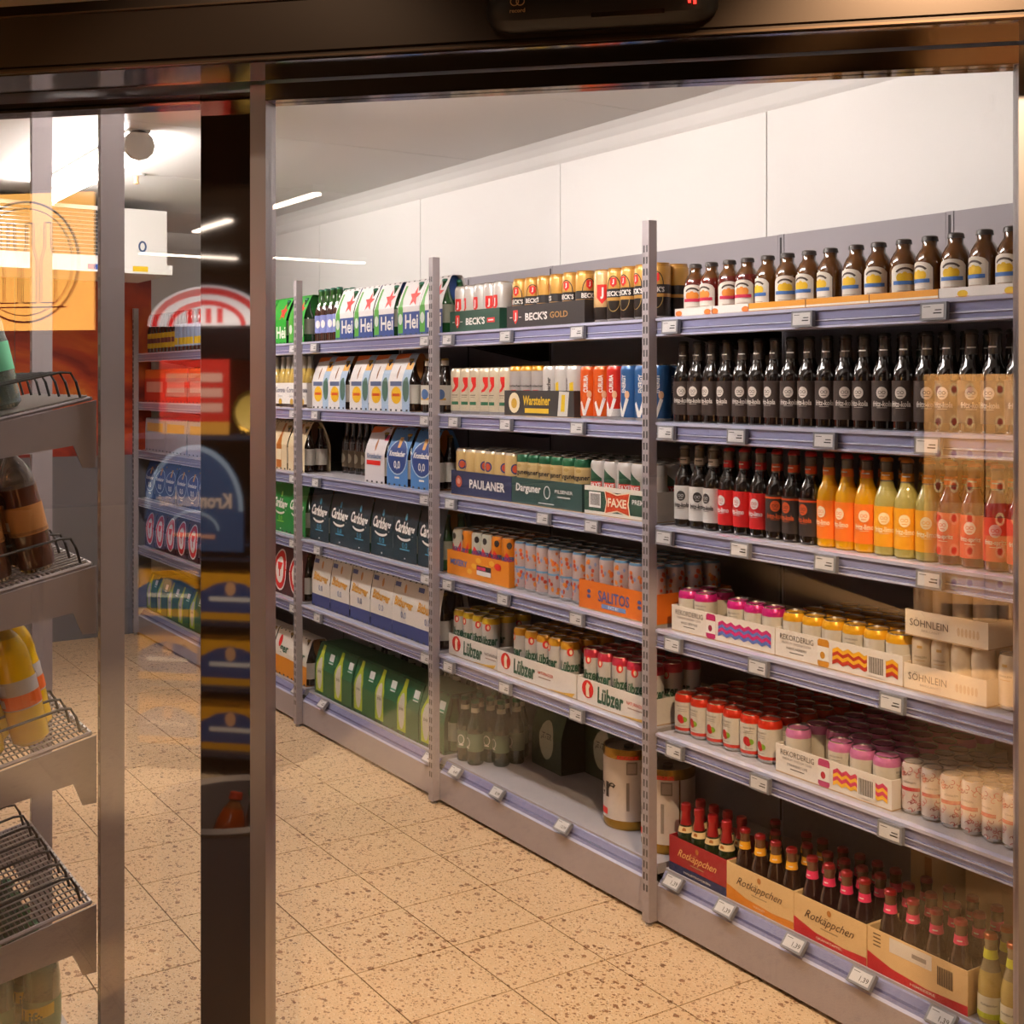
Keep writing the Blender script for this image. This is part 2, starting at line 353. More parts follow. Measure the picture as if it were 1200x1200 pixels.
# motion sensor on the casing
sm = MB(); SW = .178
def sens(u): 
    e = max(0., min(1., (SW-abs(u))/.045)); return .35+.65*math.sqrt(max(0, 1-(1-e)**2))
us = [-SW, -SW+.006, -SW+.015, -SW+.03, -SW+.045, 0, SW-.045, SW-.03, SW-.015, SW-.006, SW]
outl = [(0, .0), (-.018, .0), (-.034, .012), (-.038, .030), (-.034, .052), (-.018, .068), (0, .07)]
bs = len(sm.v)
for u in us:
    k = sens(u)
    for y, z in outl: sm.v.append((u, -.154+y*k, 2.104+.035+(z-.035)*k))
n = len(outl)
for i in range(len(us)-1):
    for k in range(n-1): sm.face((bs+i*n+k, bs+i*n+k+1, bs+(i+1)*n+k+1, bs+(i+1)*n+k)[::-1], BLACK, True)
sm.face([bs+k for k in range(n)], BLACK); sm.face([bs+(len(us)-1)*n+k for k in range(n)][::-1], BLACK)
q = door(.0, 0)
ssx = -.252
sroot = thing('motion_sensor', 'black capsule motion sensor on the bronze door header', 'sensor', None, tuple(door(ssx, 0, .004)), math.pi/4)
put('housing', sm.build('housing'), sroot)
put('sensor_window', MB().box(-.01, .10, -.1935, -.186, 2.112, 2.119, BLACKG).build('sensor_window'), sroot)
gold = mat('logo_gold', (.62, .40, .2), .4)
lg = MB(); fm = front(-.1935)
lg.ring(-.128, 2.143, .007, .007, .0016, gold, fm); lg.ring(-.119, 2.143, .007, .007, .0016, gold, fm); lg.text('record', -.1235, 2.129, .024, gold, fm)
put('logo', lg.build('logo'), sroot)
led = mat('led_red', (1, .03, .02), emit=3.)
put('indicator_light', MB().box(.135, .139, -.194, -.190, 2.126, 2.137, led).box(.143, .147, -.193, -.188, 2.124, 2.135, led).build('indicator_light'), sroot)

# =================================================================== ceiling lamps, cooler
def batten(x0, x1, y, label):
    t = thing('tube_lamp', label, 'lamp', 'tube lamps on the cold room ceiling', ((x0+x1)/2, y, ZC)); L = (x1-x0)/2
    put('housing', MB().box(-L, L, -.04, .04, -.012, 0, WHITEM).build('housing'), t)
    pr = [(.05*math.cos(a), -.06+.05*math.sin(a)) for a in [math.pi*k/6 for k in range(12)]][::-1]
    put('diffuser', MB().prism([(u, v-.0) for u, v in pr], -L+.03, L-.03, TUBE, lambda u, v, t_: (t_, u, v)).build('diffuser'), t)
    for s in (-1, 1): put('end_cap', MB().prism([(u*1.15, -.06+(v+.06)*1.15) for u, v in pr], s*L-.03*(s > 0), s*L+.03*(s < 0), WHITEM, lambda u, v, t_: (t_, u, v)).build('end_cap'), t)
batten(-3.45, -1.93, -.91, 'bright white tube lamp on the ceiling left of the cooler fan unit')
batten(-.95, .55, -.91, 'bright white tube lamp above the aisle nearest the door')
cl = thing('air_cooler', 'white ceiling air cooler with finned grille and round logo', 'air cooler', None, (-3.75, -.22, 2.19))
put('casing', MB().box(-.55, 0, -.24, 0, 0, .29, WHITEM).box(-.55, 0, -1.5, -1.28, 0, .29, WHITEM).box(-.55, 0, -1.28, -.24, .27, .29, WHITEM).box(-.55, 0, -1.28, -.24, 0, .035, WHITEM).build('casing'), cl)
put('coil', MB().box(-.5, -.03, -1.28, -.24, .035, .27, mat('coil_dark', (.06, .055, .06), .5)).build('coil'), cl)
for k in range(11): put('grille_bar', MB().box(-.012, -.004, -1.28, -.24, .05+k*.02, .0525+k*.02, WIREW).build('grille_bar'), cl)
put('drip_tray', MB().box(-.58, .03, -1.52, .02, -.05, 0, WHITEM).build('drip_tray'), cl)
m_ = side(.03, 0, 0); put('sticker', MB().rect(-.42, -.25, -.04, -.012, paint('2b4b94'), m_, n=1).build('sticker'), cl); put('sticker', MB().rect(-.19, -.11, -.04, -.012, paint('d9b51c'), m_, n=1).build('sticker'), cl)
put('logo', MB().ring(-.13, .095, .022, .03, .010, paint('3c4f74'), side(0), .001).build('logo'), cl)
sp = thing('ceiling_sensor', 'small white ceiling sprinkler head with brass tip', 'sprinkler', None, (-2.95, -.62, ZC))
put('rose', MB().lathe([(0, -.012, WHITEM), (.04, -.01, WHITEM), (.045, 0, WHITEM)], 16).build('rose'), sp)
put('tip', MB().lathe([(0, -.05, gold), (.014, -.045, gold), (.01, -.03, gold), (.012, -.012, gold)], 12).build('tip'), sp)
ys = tag(put('warning_strip', MB().box(0, .004, -.14, .14, -.03, .03, paint('d8b01a')).build('warning_strip'), None, (XB+.0105, -1.95, 1.80)), 'narrow yellow warning strip on the red end wall', 'sign')
hb = thing('door_latch', 'chrome latch handle on the red printed end wall', 'latch', None, (XB+.0105, -1.52, 1.795))
put('plate', MB().box(0, .012, -.02, .02, -.045, .045, WIREW).build('plate'), hb); put('lever', MB().box(.012, .035, -.012, .20, -.012, .012, WIREW).build('lever'), hb)

# =================================================================== shelving
slot_m = MB()
for k in range(56): 
    z = .10+k*.0335
    slot_m.box(-.0095, -.0035, -.0305, -.0295, z, z+.020, SLOT).box(.0035, .0095, -.0305, -.0295, z, z+.020, SLOT)
slot_me = slot_m.build('slots')
post_me = MB().box(-.015, .015, -.030, .0, .012, 2.034, STEEL).build('post'); foot_me = MB().lathe([(.012, 0, WIREW), (.012, .004, WIREW), (.006, .006, WIREW), (.006, .013, WIREW)], 10).build('foot')
pn = ['at the near end of the right bay', 'between the middle and right bays', 'between the left and middle bays', 'between the far and left bays', 'behind the dark door stile', 'at the far end of the shelving']
for i in range(6):
    t = thing('shelf_upright', 'tall grey slotted steel upright %s' % pn[i], 'upright', 'slotted front uprights', (1.25-1.25*i, -.001, 0))
    put('post', post_me, t); put('foot', foot_me, t, (0, -.015, 0)); put('slots', slot_me, t)
YB = .512
for i in range(11):
    x = 1.25-.625*i
    t = thing('rear_upright', 'slim rear upright between back panels, %s from the near end' % ORD[i], 'upright', 'rear uprights', (x, YB+.002, 0))
    put('post', MB().box(-.012, .012, 0, .04, 0, 2.03, STEELD).build('post'), t)
    put('slots', MB().box(-.004, .004, -.001, 0, .2, 2.02, SLOT).build('slots'), t)
for b_ in range(5):
    for h_ in range(2):
        x0 = BX[b_]+.625*h_
        t = thing('back_panel', 'grey steel back panel, %s half of the %s' % (('left', 'right')[h_], BAY[b_]), 'back panel', 'shelving back panels', (x0+.3125, YB+.003, .1))
        for k in range(4): put('sheet', MB().box(-.2985, .2985, 0, .008, k*.4825+.001, k*.4825+.4815, STEELD).build('sheet'), t)
railp = [(.0, -.054), (-.007, -.051), (-.007, -.046), (-.003, -.0445), (-.003, -.035), (-.006, -.034), (-.006, -.031), (-.002, -.0295), (-.002, -.010), (-.008, -.008), (-.009, .0), (.004, .003), (.012, .0), (.012, -.054)]
W = 1.214
deck_me = MB().box(-W/2, W/2, .012, .50, -.028, 0., DECK).build('deck')
def rail_mesh():
    m = MB(); n = len(railp); f = [RAILW, RAILW, RAILD, RAIL, RAIL, RAILW, RAILD, RAIL, RAILW, RAILW, RAILW, RAILW, RAIL, RAIL]; bb = len(m.v)
    for t in (-W/2, W/2): m.v += [(t, u, v) for u, v in railp]
    for k in range(n): m.face((bb+k, bb+(k+1) % n, bb+n+(k+1) % n, bb+n+k)[::-1], f[k])
    m.face(list(range(bb, bb+n)), RAIL); m.face(list(range(bb+n, bb+2*n))[::-1], RAIL); return m.build('price_rail')
rail_me = rail_mesh()
brp_ = [(.02, -.028), (.49, -.028), (.49, -.10), (.44, -.10), (.12, -.045), (.02, -.045)]
brk = [MB().prism(brp_, x, x+.004, BRONZE, lambda u, v, t: (t, u, v)).build('bracket') for x in (-W/2+.004, W/2-.008)]
for b_ in range(5):
    for s in range(1, 6):
        t = thing('shelf_board', 'grey steel shelf board with lavender price rail, %s' % where(b_, s), 'shelf', 'shelf boards', (BX[b_]+.625, 0, DECKZ[s]))
        put('deck', deck_me, t); put('price_rail', rail_me, t); put('bracket', brk[0], t); put('bracket', brk[1], t)
    t = thing('base_unit', 'low grey base unit with kick plate under the %s' % BAY[b_], 'base unit', 'shelving base units', (BX[b_]+.625, 0, 0))
    put('kick_plate', MB().box(-.6225, .6225, 0, .02, .014, .116, STEEL).build('kick_plate'), t)
    put('deck', MB().box(-.607, .607, .03, .505, .13, .160, DECK).build('deck'), t)
    put('plinth', MB().box(-.6225, .6225, .05, .08, 0, .1, PLINTH).build('plinth'), t)
    pr = MB(); A = [(0, .116), (.006, .122), (.010, .130), (.016, .134), (.026, .150), (.030, .153), (.034, .161)]; mm = [RAILW, RAIL, RAILD, RAIL, RAIL, RAILW]
    for k in range(6): (y0, z0), (y1, z1) = A[k], A[k+1]; pr.poly([(-.607, y0, z0), (.607, y0, z0), (.607, y1, z1), (-.607, y1, z1)], mm[k])
    pr.poly([(-.607, .034, .161), (.607, .034, .161), (.607, .034, .13), (-.607, .034, .13)], RAIL)
    put('price_rail', pr.build('price_rail'), t)

# =================================================================== price tags
def tag_proto(price, k):
    bz = MB().prism([(-.035, -.020), (.035, -.020), (.035, .020), (-.035, .020)], -.012, 0, TAGF, lambda u, v, t: (u, t, v)).build('frame')
    m = front(-.012); sc_ = MB().rect(-.029, .029, -.015, .015, TAGS, m, .0005, 1).build('screen')
    p = MB()
    if price: p.text(price, .012, -.004, .026, INK, m, .001)
    else: p.rect(.006, .024, .001, .0035, INK, m, .001, 1).rect(.002, .024, -.006, -.003, INK, m, .001, 1)
    p.rect(-.025, -.006, .009, .0105, INK, m, .001, 1)
    return ('price_tag', 'price tag', [('frame', bz), ('screen', sc_, [('print', p.build('print'))])])
TP = {p: tag_proto(p, 0) for p in (None, '1,39', '12,99', '8,99', '4,49')}
tags = {(4, 1): (788, 943, 1097), (4, 2): (783, 866, 969, 1090), (4, 3): (781, 870, 970, 1092), (4, 4): (791, 891, 1048), (4, 5): (793, 893, 1046), (4, 0): (786, 847, 928, 1007, 1100),
        (3, 1): (527, 595, 679), (3, 2): (534, 595, 679), (3, 3): (530, 639, 696), (3, 4): (527, 592, 678), (3, 5): (528, 594, 678), (3, 0): (531, 580, 657),
        (2, 1): (370, 500), (2, 2): (371, 500), (2, 3): (372, 500), (2, 4): (374, 501), (2, 5): (374, 501), (2, 0): (376, 500), (1, 1): (345,), (1, 2): (345,), (1, 3): (345,), (1, 4): (346,), (1, 5): (346,), (1, 0): (347,)}
for (b_, s), l in tags.items():
    for i, p in enumerate(l):
        pr = {4: '1,39', 3: ('4,49', '8,99', '12,99')[i] if b_ == 3 else None}.get(b_) if s == 0 else None
        x = max(XS(p, -.01), BX[b_]+.055)
        x = min(x, BX[b_]+1.25-.055)
        loc = (x, -.0095, DECKZ[s]-.028) if s else (x, .004, .143)
        spawn(TP[pr], 'grey electronic price tag, %s from left on the %s rail, %s' % (ORD[i], SHELF[s], BAY[b_]), 'electronic price tags on the shelf rails', loc, 0, (math.radians(-14 if s == 0 else -3), 0, 0) if s else (math.radians(-42), 0, 0))

# =================================================================== product makers
def can(key, h, r, bands, decor=None, seg=22, lid=None):
    lid = lid or ALU; bands = [(z*h, m) for z, m in bands]           # (start fraction, material) from the bottom
    prof = [(r*.80, 0, ALU), (r*.93, .004, ALU), (r, .011, None)]
    cur = bands[0][1]
    for z, m in bands[1:]: prof.append((r, z, None))
    prof = [p for p in prof if not (p[2] is None and p[1] > h-.016)]
    prof += [(r, h-.015, None), (r*.965, h-.010, None), (r*.87, h-.003, None), (r*.86, h-.002, None)]
    def mz(z):
        m = bands[0][1]
        for a, c in bands:
            if z >= a-1e-6: m = c
        return m
    prof = [(a, z, m if m else mz(z)) for a, z, m in prof]
    body = MB().lathe(prof, seg).build('body')
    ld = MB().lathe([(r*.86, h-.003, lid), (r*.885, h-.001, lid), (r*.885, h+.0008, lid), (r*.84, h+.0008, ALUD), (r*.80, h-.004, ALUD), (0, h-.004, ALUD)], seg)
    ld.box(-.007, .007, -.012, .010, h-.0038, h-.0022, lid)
    parts = [('body', body), ('lid', ld.build('lid'))]
    if decor: d = MB(); decor(d, cyl(r), h, r); parts.append(('print', d.build('print')))
    return ('drink_can', 'can', parts)
def bottle(prof, glass, cap, labels, seg=20, caph=None, name='bottle', neck=None, capr=None):
    # prof: (r, z); glass(z) -> material; labels: (z0, z1, material, decor, part name)
    h = prof[-1][1]
    body = MB().lathe([(r, z, glass(z)) for r, z in prof], seg).build('glass')
    cr = capr or prof[-1][0]+.0015; ch = caph or .008
    c = MB().lathe([(cr+.0012, h-ch+.002, cap), (cr+.001, h-ch+.004, cap), (cr, h-.001, cap), (cr*.8, h+.0015, cap), (0, h+.002, cap)], 16)
    parts = [('glass_body', body), ('cap', c.build('cap'))]
    def rad(z):
        for (a, z0), (c_, z1) in zip(prof, prof[1:]):
            if z0 <= z <= z1 and z1 > z0: return a+(c_-a)*(z-z0)/(z1-z0)
        return prof[-1][0]
    for z0, z1, m, dec, pn_ in labels:
        zs = [z0]+[z for _, z in prof if z0 < z < z1]+[z1]
        lb = MB().lathe([(rad(z)+.0008, z, m) for z in zs], seg); lb.f = lb.f[:-2]; lb.m = lb.m[:-2]; lb.sm = lb.sm[:-2]
        sub = []
        if dec: d = MB(); dec(d, cyl(rad((z0+z1)/2)+.0009)); sub = [('print', d.build('print'))]
        parts.append((pn_, lb.build(pn_), sub))
    return (name, 'bottle', parts)
LONG = [(.026, 0), (.030, .004), (.030, .125), (.0285, .137), (.024, .150), (.018, .163), (.0150, .176), (.0138, .200), (.0133, .212), (.0145, .214), (.0145, .221), (.0128, .222), (.0128, .231)]
STUB = [(.029, 0), (.0328, .004), (.0328, .086), (.0322, .094), (.0298, .105), (.0240, .117), (.0190, .124), (.0168, .128), (.0168, .150)]
PICC = [(.0245, 0), (.0275, .004), (.0275, .075), (.0265, .090), (.022, .112), (.0165, .132), (.0138, .150), (.0132, .172), (.0145, .175), (.0145, .181), (.0128, .182), (.0128, .190)]
BEER = [(.027, 0), (.0305, .004), (.0305, .130), (.029, .143), (.022, .162), (.0165, .180), (.0145, .205), (.0137, .222), (.0145, .224), (.0128, .232), (.0128, .238)]
PET = [(.018, .006), (.030, 0), (.041, .010), (.0425, .035), (.041, .05), (.0425, .07), (.0425, .15), (.0405, .165), (.041, .19), (.037, .215), (.026, .242), (.016, .256), (.0135, .262), (.0155, .264), (.0135, .266), (.0135, .280)]
def tray(w_, d_, h_, m, decor=None, sidem=None, sidedecor=None, back=None, name='drinks_tray'):
    t = .0025; bk = back or h_; s_ = MB()
    s_.box(-w_/2, w_/2, 0, d_, 0, t, CARD); s_.box(-w_/2, w_/2, 0, t, t, h_, m); s_.box(-w_/2, w_/2, d_-t, d_, t, bk, m)
    for x in (-1, 1): s_.box(min(x*w_/2, x*(w_/2-t)), max(x*w_/2, x*(w_/2-t)), t, d_-t, t, h_, sidem or m)
    parts = [('carton', s_.build('carton'))]
    if decor or sidedecor:
        d = MB()
        if decor: decor(d, front(0), w_, h_)
        if sidedecor: sidedecor(d, side(w_/2, d_/2), d_, h_)
        parts.append(('print', d.build('print')))
    return (name, 'tray', parts)
def wrapprof(d_, h_, lean):                                          # front to back outline of a bottle multipack
    return [(0, 0), (0, h_*.52), (lean*.22, h_*.66), (lean*.62, h_*.83), (lean, h_*.97), (lean+.008, h_), (d_-lean-.008, h_), (d_-lean, h_*.97), (d_-lean*.62, h_*.83), (d_-lean*.22, h_*.66), (d_, h_*.52), (d_, 0)]
def multipack(w_, d_, h_, lean, bands, decor, edge, bot=None, notch=4, openends=True):
    P = wrapprof(d_, h_, lean); s_ = MB()
    def yz(v):
        for (a, z0), (c_, z1) in zip(P, P[1:6]):
            if z0 <= v <= z1 and z1 > z0: return a+(c_-a)*(v-z0)/(z1-z0)
        return 0.
    def mz(v):
        m = bands[0][1]
        for a, c_ in bands:
            if v >= a*h_-1e-6: m = c_
        return m
    zs = sorted(set([z for _, z in P[:6]]+[a*h_ for a, _ in bands]))
    for a, c_ in zip(zs, zs[1:]):                                     # front and rear walls
        s_.poly([(-w_/2, yz(a), a), (w_/2, yz(a), a), (w_/2, yz(c_), c_), (-w_/2, yz(c_), c_)], mz(a))
        s_.poly([(w_/2, d_-yz(a), a), (-w_/2, d_-yz(a), a), (-w_/2, d_-yz(c_), c_), (w_/2, d_-yz(c_), c_)], mz(a))
    s_.poly([(-w_/2, P[5][0], h_), (w_/2, P[5][0], h_), (w_/2, P[6][0], h_), (-w_/2, P[6][0], h_)], mz(h_))
    s_.poly([(-w_/2, 0, 0), (-w_/2, d_, 0), (w_/2, d_, 0), (w_/2, 0, 0)], edge)
    k = w_/2-(.004 if not openends else .035)
    for x in (-k, k): s_.poly([(x, y+(.002 if y < d_/2 else -.002), z) for y, z in P], edge)
    parts = [('wrap', s_.build('wrap'))]
    mp = lambda u, v, l=0.: (u, yz(max(0, min(h_, v)))-l-.0002, v)
    mp.breaks = [z for _, z in P[1:6]]
    d = MB()
    for i in range(notch):
        u = -w_/2+w_*(i+.5)/notch
        d.rect(u-.008, u+.008, .001, .009, INK, mp, .0006, 1).rect(u-.007, u+.007, h_*.965, h_*.985, INK, mp, .0006, 1)
    decor(d, mp, w_, h_); parts.append(('print', d.build('print')))
    t = [] 
    if bot:
        for y in (d_/2-.031, d_/2+.031):
            for p in bot[2][:3]:
                t.append((p[0] if p[0] != 'glass_body' else 'bottle', p[1], (w_/2-.033, y, .002)))
    return ('bottle_multipack', 'multipack', parts, t)
def spawnpack(pk, label, group, loc, rz=0.):
    t = spawn(pk[:3], label, group, loc, rz); last = None
    for n_, me, l in pk[3]:
        if n_ == 'bottle': last = put(n_, me, t, l)
        else: put(n_, me, last)
    return t
def packs(pk, desc, b_, s, xs, y=.03, turn=.008):
    xs = list(xs); w_ = max(v.co.x for v in pk[2][0][1].vertices)*2+.003
    for i in range(1, len(xs)): xs[i] = max(xs[i], xs[i-1]+w_)
    for i, x in enumerate(xs): spawnpack(pk, '%s, %s from left, %s' % (desc, ORD[i], where(b_, s)), '%ss on the %s' % (desc, where(b_, s)), (x, y+random.uniform(0, .006), DECKZ[s]+.0006), random.uniform(-turn, turn))

WH, RED, NAVY, GRN, GOLD = paint('e9e2dc'), paint('d8231c'), paint('27305c'), paint('1d5c34'), paint('c79a4e')
CRM = paint('e8d6b4')
INKM = paint('241f20')
# =================================================================== RIGHT BAY
# -- top shelf: amber stubby bottles in trays
def bund(c1, c2):
    def f(d, mp):
        d.rect(-.034, .034, .008, .074, paint('efe6d8'), mp, .0004, 10)
        [d.shape([(u, .074), (u+.0068, .074), (u+.0068, .074+.016*math.sqrt(max(0, 1-((u+.0068)/.0341)**2))), (u, .074+.016*math.sqrt(max(0, 1-(u/.0341)**2)))], paint('efe6d8'), mp, .0004) for u in [-.034+.0068*k for k in range(10)]]
        d.ring(0, .064, .024, .018, .005, paint('4a3a30'), mp, .001, 14, .5, 2.7)
        [d.disc(u, .058, .009, .014-abs(u)*.3, c1, mp, .0012+.0001*n_, 10) for n_, u in enumerate((-.011, 0, .011))]; d.rect(-.027, .027, .041, .050, c2, mp, .0016, 8); d.rect(-.018, .018, .025, .027, paint('b9a08c'), mp, .001, 4); d.rect(-.014, .014, .019, .021, paint('b9a08c'), mp, .001, 4)
    return f
AMB = glassy('623a10'); AMBR = glassy('6a1c14'); DKCAP = mat('cap_dark', (.045, .032, .028), .35)
pk_r = bottle(STUB, lambda z: AMBR if z < .100 else AMB, DKCAP, [(.010, .011, AMB, bund(paint('e58a2c'), paint('c8204c')), 'label')], caph=.013, name='lemonade_bottle')
pk_y = bottle(STUB, lambda z: AMB, DKCAP, [(.010, .011, AMB, bund(paint('f0c21d'), paint('4673b5')), 'label')], caph=.013, name='lemonade_bottle')
xs = [XS(p, .085) for p in (815, 833, 855, 876, 900, 923, 948, 973, 1004, 1029, 1059, 1090, 1120, 1154, 1186)]
for i in range(1, len(xs)): xs[i] = max(xs[i], xs[i-1]+.0675)
rowof(pk_r, 'amber bottle with red ribbon label', 4, 1, xs[:4], .085, lift=.004, turn=.45, z=DECKZ[1])
rowof(pk_y, 'amber bottle with blue ribbon lemon label', 4, 1, xs[4:], .085, lift=.004, turn=.45)
def trayp(bg, fr, stripe):
    def f(d, m, w_, h_):
        if stripe: d.rect(-w_/2, w_/2, .006, .011, paint('f4e9d2'), m, .0005, 1)
        else:
            for u in (-.06, .06): d.disc(u, h_*.45, .014, .008, fr, m); d.rect(u-.018, u+.018, .003, .006, RED, m, .0008, 1)
        d.rect(-w_/2, -w_/2+.002, 0, h_, INKM, m, .0007, 1)
    return f
tw = paint('ece5de'); to = paint('e59a28')
tr1 = tray(.205, .31, .026, tw, trayp(tw, paint('e07b2a'), False)); tr2 = tray(.205, .31, .026, to, trayp(to, to, True)); tr3 = tray(.205, .31, .026, tw, trayp(tw, paint('edc21e'), False))
for i, (t_, c_) in enumerate(((tr1, 'white tray edge with orange fruit'), (tr1, 'white tray edge with orange fruit'), (tr2, 'orange striped tray edge'), (tr2, 'orange striped tray edge'))):
    pass
txs = [.040+.1025+.207*i for i in range(6)]
tx = [(tr1, 'white fruit print tray under the red ribbon bottles'), (tr1, 'white fruit print tray between white and orange trays'), (tr2, 'orange striped tray, leftmost of three, under lemon bottles'), (tr2, 'orange striped tray, middle of three, under lemon bottles'), (tr2, 'orange striped tray, rightmost of three, under lemon bottles')]
w5 = [.21, .21, .21, .21]
bounds = [.045, .2035, .345, .55, .755, .955, 1.205]
for i in range(6):
    a, c = bounds[i], bounds[i+1]
    m_, dc = (tw, trayp(tw, paint('e07b2a'), False)) if i < 2 else ((to, trayp(to, to, True)) if i < 5 else (tw, trayp(tw, paint('edc21e'), False)))
    lab = ['white fruit print tray, leftmost under the red ribbon bottles', 'white fruit print tray just left of the orange trays', 'orange striped tray, leftmost of three on the top shelf, right bay', 'orange striped tray, middle of three on the top shelf, right bay', 'orange striped tray, rightmost of three on the top shelf, right bay', 'white lemon print tray at the right end of the top shelf'][i]
    spawn(tray(c-a-.001, .30, .026, m_, dc), lab, 'bottle trays on the top shelf, right bay', ((a+c)/2, .04, DECKZ[1]+.0006))
# -- second and third shelf: cola and lemonade bottles
DARK = glassy('140b08'); CLR = mat('clear_neck', hx('6b645c'), .06, 0, .4, .6)
def faces(d, mp, z, c, bg, wd):
    d.disc(0, z+.031, .0135, .0145, c, mp, .0006, 16)
    for u in (-.0045, .0045): d.ring(u, z+.032, .0042, .0042, .0012, bg, mp, .001, 10)
    d.rect(-.006, .006, z+.0225, z+.024, bg, mp, .001, 3)
    d.text(wd, 0, z+.005, .048, c, mp, .0007, .0135); d.rect(-.012, .012, z-.005, z-.004, c, mp, .0007, 3)
def fritz(lab, ink, wd, glass, capm, neckm, liquid_top=.175, extra=None, neckink=None, top=None):
    bg = lab
    def dec(d, mp):
        faces(d, mp, .058, ink, bg, wd)
        if extra: d.rect(-.094, .094, .108, .113, extra, mp, .0006, 16)
    def nd(d, mp): d.rect(-.010, .010, .190, .193, neckink or WH, mp, .0006, 4)
    return bottle(LONG, lambda z: glass if z < liquid_top else (top or CLR), capm, [(.022, .118, lab, dec, 'label'), (.180, .199, neckm, nd, 'neck_label')], caph=.009, name='lemonade_bottle')
lb_dark = paint('3a2c26'); silv = mat('cap_silver', (.45, .42, .40), .35, .7)
NECKD = mat('neck_dark', hx('453c37'), .08, 0, .4)
kola = fritz(lb_dark, paint('e4d9cf'), 'fritz-kola', DARK, mat('cap_black', (.03, .025, .024), .35), NECKD, top=NECKD)
kx = [XS(p, .075) for p in (793, 809, 826, 844, 862, 881, 903, 925, 944, 968, 989, 1012, 1033, 1058, 1084, 1110, 1132, 1157, 1184)]
kx[0] = .056
for i in range(1, len(kx)): kx[i] = max(kx[i], kx[i-1]+.0605)
kx = [min(x, 1.193) for x in kx]
rowof(kola, 'black cola bottle with brown label', 4, 2, kx[:19], .066, rows=2, dy=.064, turn=.3)
caps_r = paint('b81a18'); caps_o = paint('c9501a'); caps_y = paint('cf7a1c')
PR = [('white label cola bottle', fritz(paint('d9d3cd'), INKM, 'fritz-kola', DARK, silv, paint('cfc6bd'), neckink=INKM), 3),
      ('red label lemonade bottle', fritz(paint('d81f20'), WH, 'fritz-limo', DARK, caps_r, paint('c32222')), 3),
      ('black bottle with orange print', fritz(paint('332824'), paint('dd5a24'), 'fritz-kola', DARK, caps_r, paint('dc5420'), extra=paint('e0561e')), 3),
      ('orange label lemonade bottle', fritz(paint('ee761b'), paint('f3d9b8'), 'fritz-limo', glassy('d89a12'), caps_r, paint('e8761c'), .19), 3),
      ('yellow label lemonade bottle', fritz(paint('eba016'), paint('f4deb0'), 'fritz-limo', glassy('a89c58'), caps_y, paint('df8f1c'), .17), 3),
      ('coral label spritz bottle', fritz(paint('e2492f'), paint('f3d2c6'), 'fritz-spritz', glassy('5a1a22'), caps_o, paint('e06a3a'), .17), 4)]
lx = [XS(p, .075) for p in (796, 812, 829, 848, 865, 883, 902, 925, 945, 966, 987, 1012, 1040, 1063, 1088, 1109, 1138, 1163, 1186)]
lx[0] = .062
for i in range(1, len(lx)): lx[i] = max(lx[i], lx[i-1]+.0605)
lx = [min(x, 1.193) for x in lx]; k = 0
for desc, pr, n in PR:
    rowof(pr, desc, 4, 3, lx[k:k+n], .066, rows=2, dy=.064, turn=.3); k += n
# -- fourth shelf: cider trays
def cider(topc, fruit, leaf, full=False):
    t = tin(topc); cr = tin('d8cfc0')
    def f(d, mp, h, r):
        d.text('REKORDERLIG', 0, h*.70, .034, paint('55504a'), mp); d.rect(-.012, .012, h*.62, h*.63, paint('8a8478'), mp, .0006, 4); d.rect(-.014, .014, h*.575, h*.585, paint('8a8478'), mp, .0006, 4)
        d.disc(-.006, h*.40, .010, .011, fruit, mp, .0008); d.disc(.006, h*.38, .009, .008, leaf, mp, .0007); d.disc(-.001, h*.33, .007, .006, fruit, mp, .0009)
        d.rect(-.012, .012, h*.22, h*.23, paint('8a8478'), mp, .0006, 4)
    return can('c', .115, .033, [(0, t), (.17, cr), (.80, t)], f)
c_pink = cider('c61f78', paint('8c1438'), paint('3f6a2a')); c_yel = cider('e6a81c', paint('c98a18'), paint('8c2a2a')); c_red = cider('cc3018', paint('b51b1c'), paint('7da028')); c_rose = cider('cf78a6', paint('b82a32'), paint('7da028'))
def cidertray(sub, c1, c2, c3, canc):
    def f(d, m, w_, h_):
        tk = paint('5a524c'); u = -w_/2+.075
        d.text('REKORDERLIG', u, h_*.76, .115, tk, m, .0008, .014); d.text('PREMIUM SWEDISH CIDER', u, h_*.56, .10, paint('9a9088'), m, .0008, .006); d.text(sub, u, h_*.38, .07, tk, m, .0008, .0065); d.rect(u-.024, u+.024, h_*.22, h_*.25, tk, m, .0006, 1)
        x = -w_/2+.165                                                # printed picture of the can
        d.shape([(x-.019, .008), (x-.014, .002), (x+.014, .002), (x+.019, .008), (x+.019, h_-.008), (x+.014, h_-.002), (x-.014, h_-.002), (x-.019, h_-.008)], canc, m, .0007); d.rect(x-.019, x+.019, .016, h_-.020, paint('e4dccf'), m, .001, 1); d.disc(x-.002, h_*.42, .008, .009, c3, m, .0013)
        n = 12; x0, x1 = -w_/2+.195, w_/2-.012
        for j, (c_, z0, t_) in enumerate(((c1, .60, .16), (c2, .48, .14), (c1, .37, .13), (c2, .25, .12))):
            top = [(x0+(x1-x0)*k/n, h_*(z0+t_+(.07 if k % 2 else -.04))) for k in range(n+1)]; bot = [(x0+(x1-x0)*k/n, h_*(z0+(.05 if k % 2 else -.05))) for k in range(n+1)]
            for k in range(n): d.shape([bot[k], bot[k+1], top[k+1], top[k]], c_, m, .0008+.0002*j)
    return f
def sidebars(c1, c2):
    def f(d, m, dd, h_):
        for k in range(14): d.rect(-dd/2+.03+k*.0045, -dd/2+.03+k*.0045+.0022, h_*.25, h_*.72, INKM, m, .0006, 1)
    return f
tc = paint('e0d5c8')
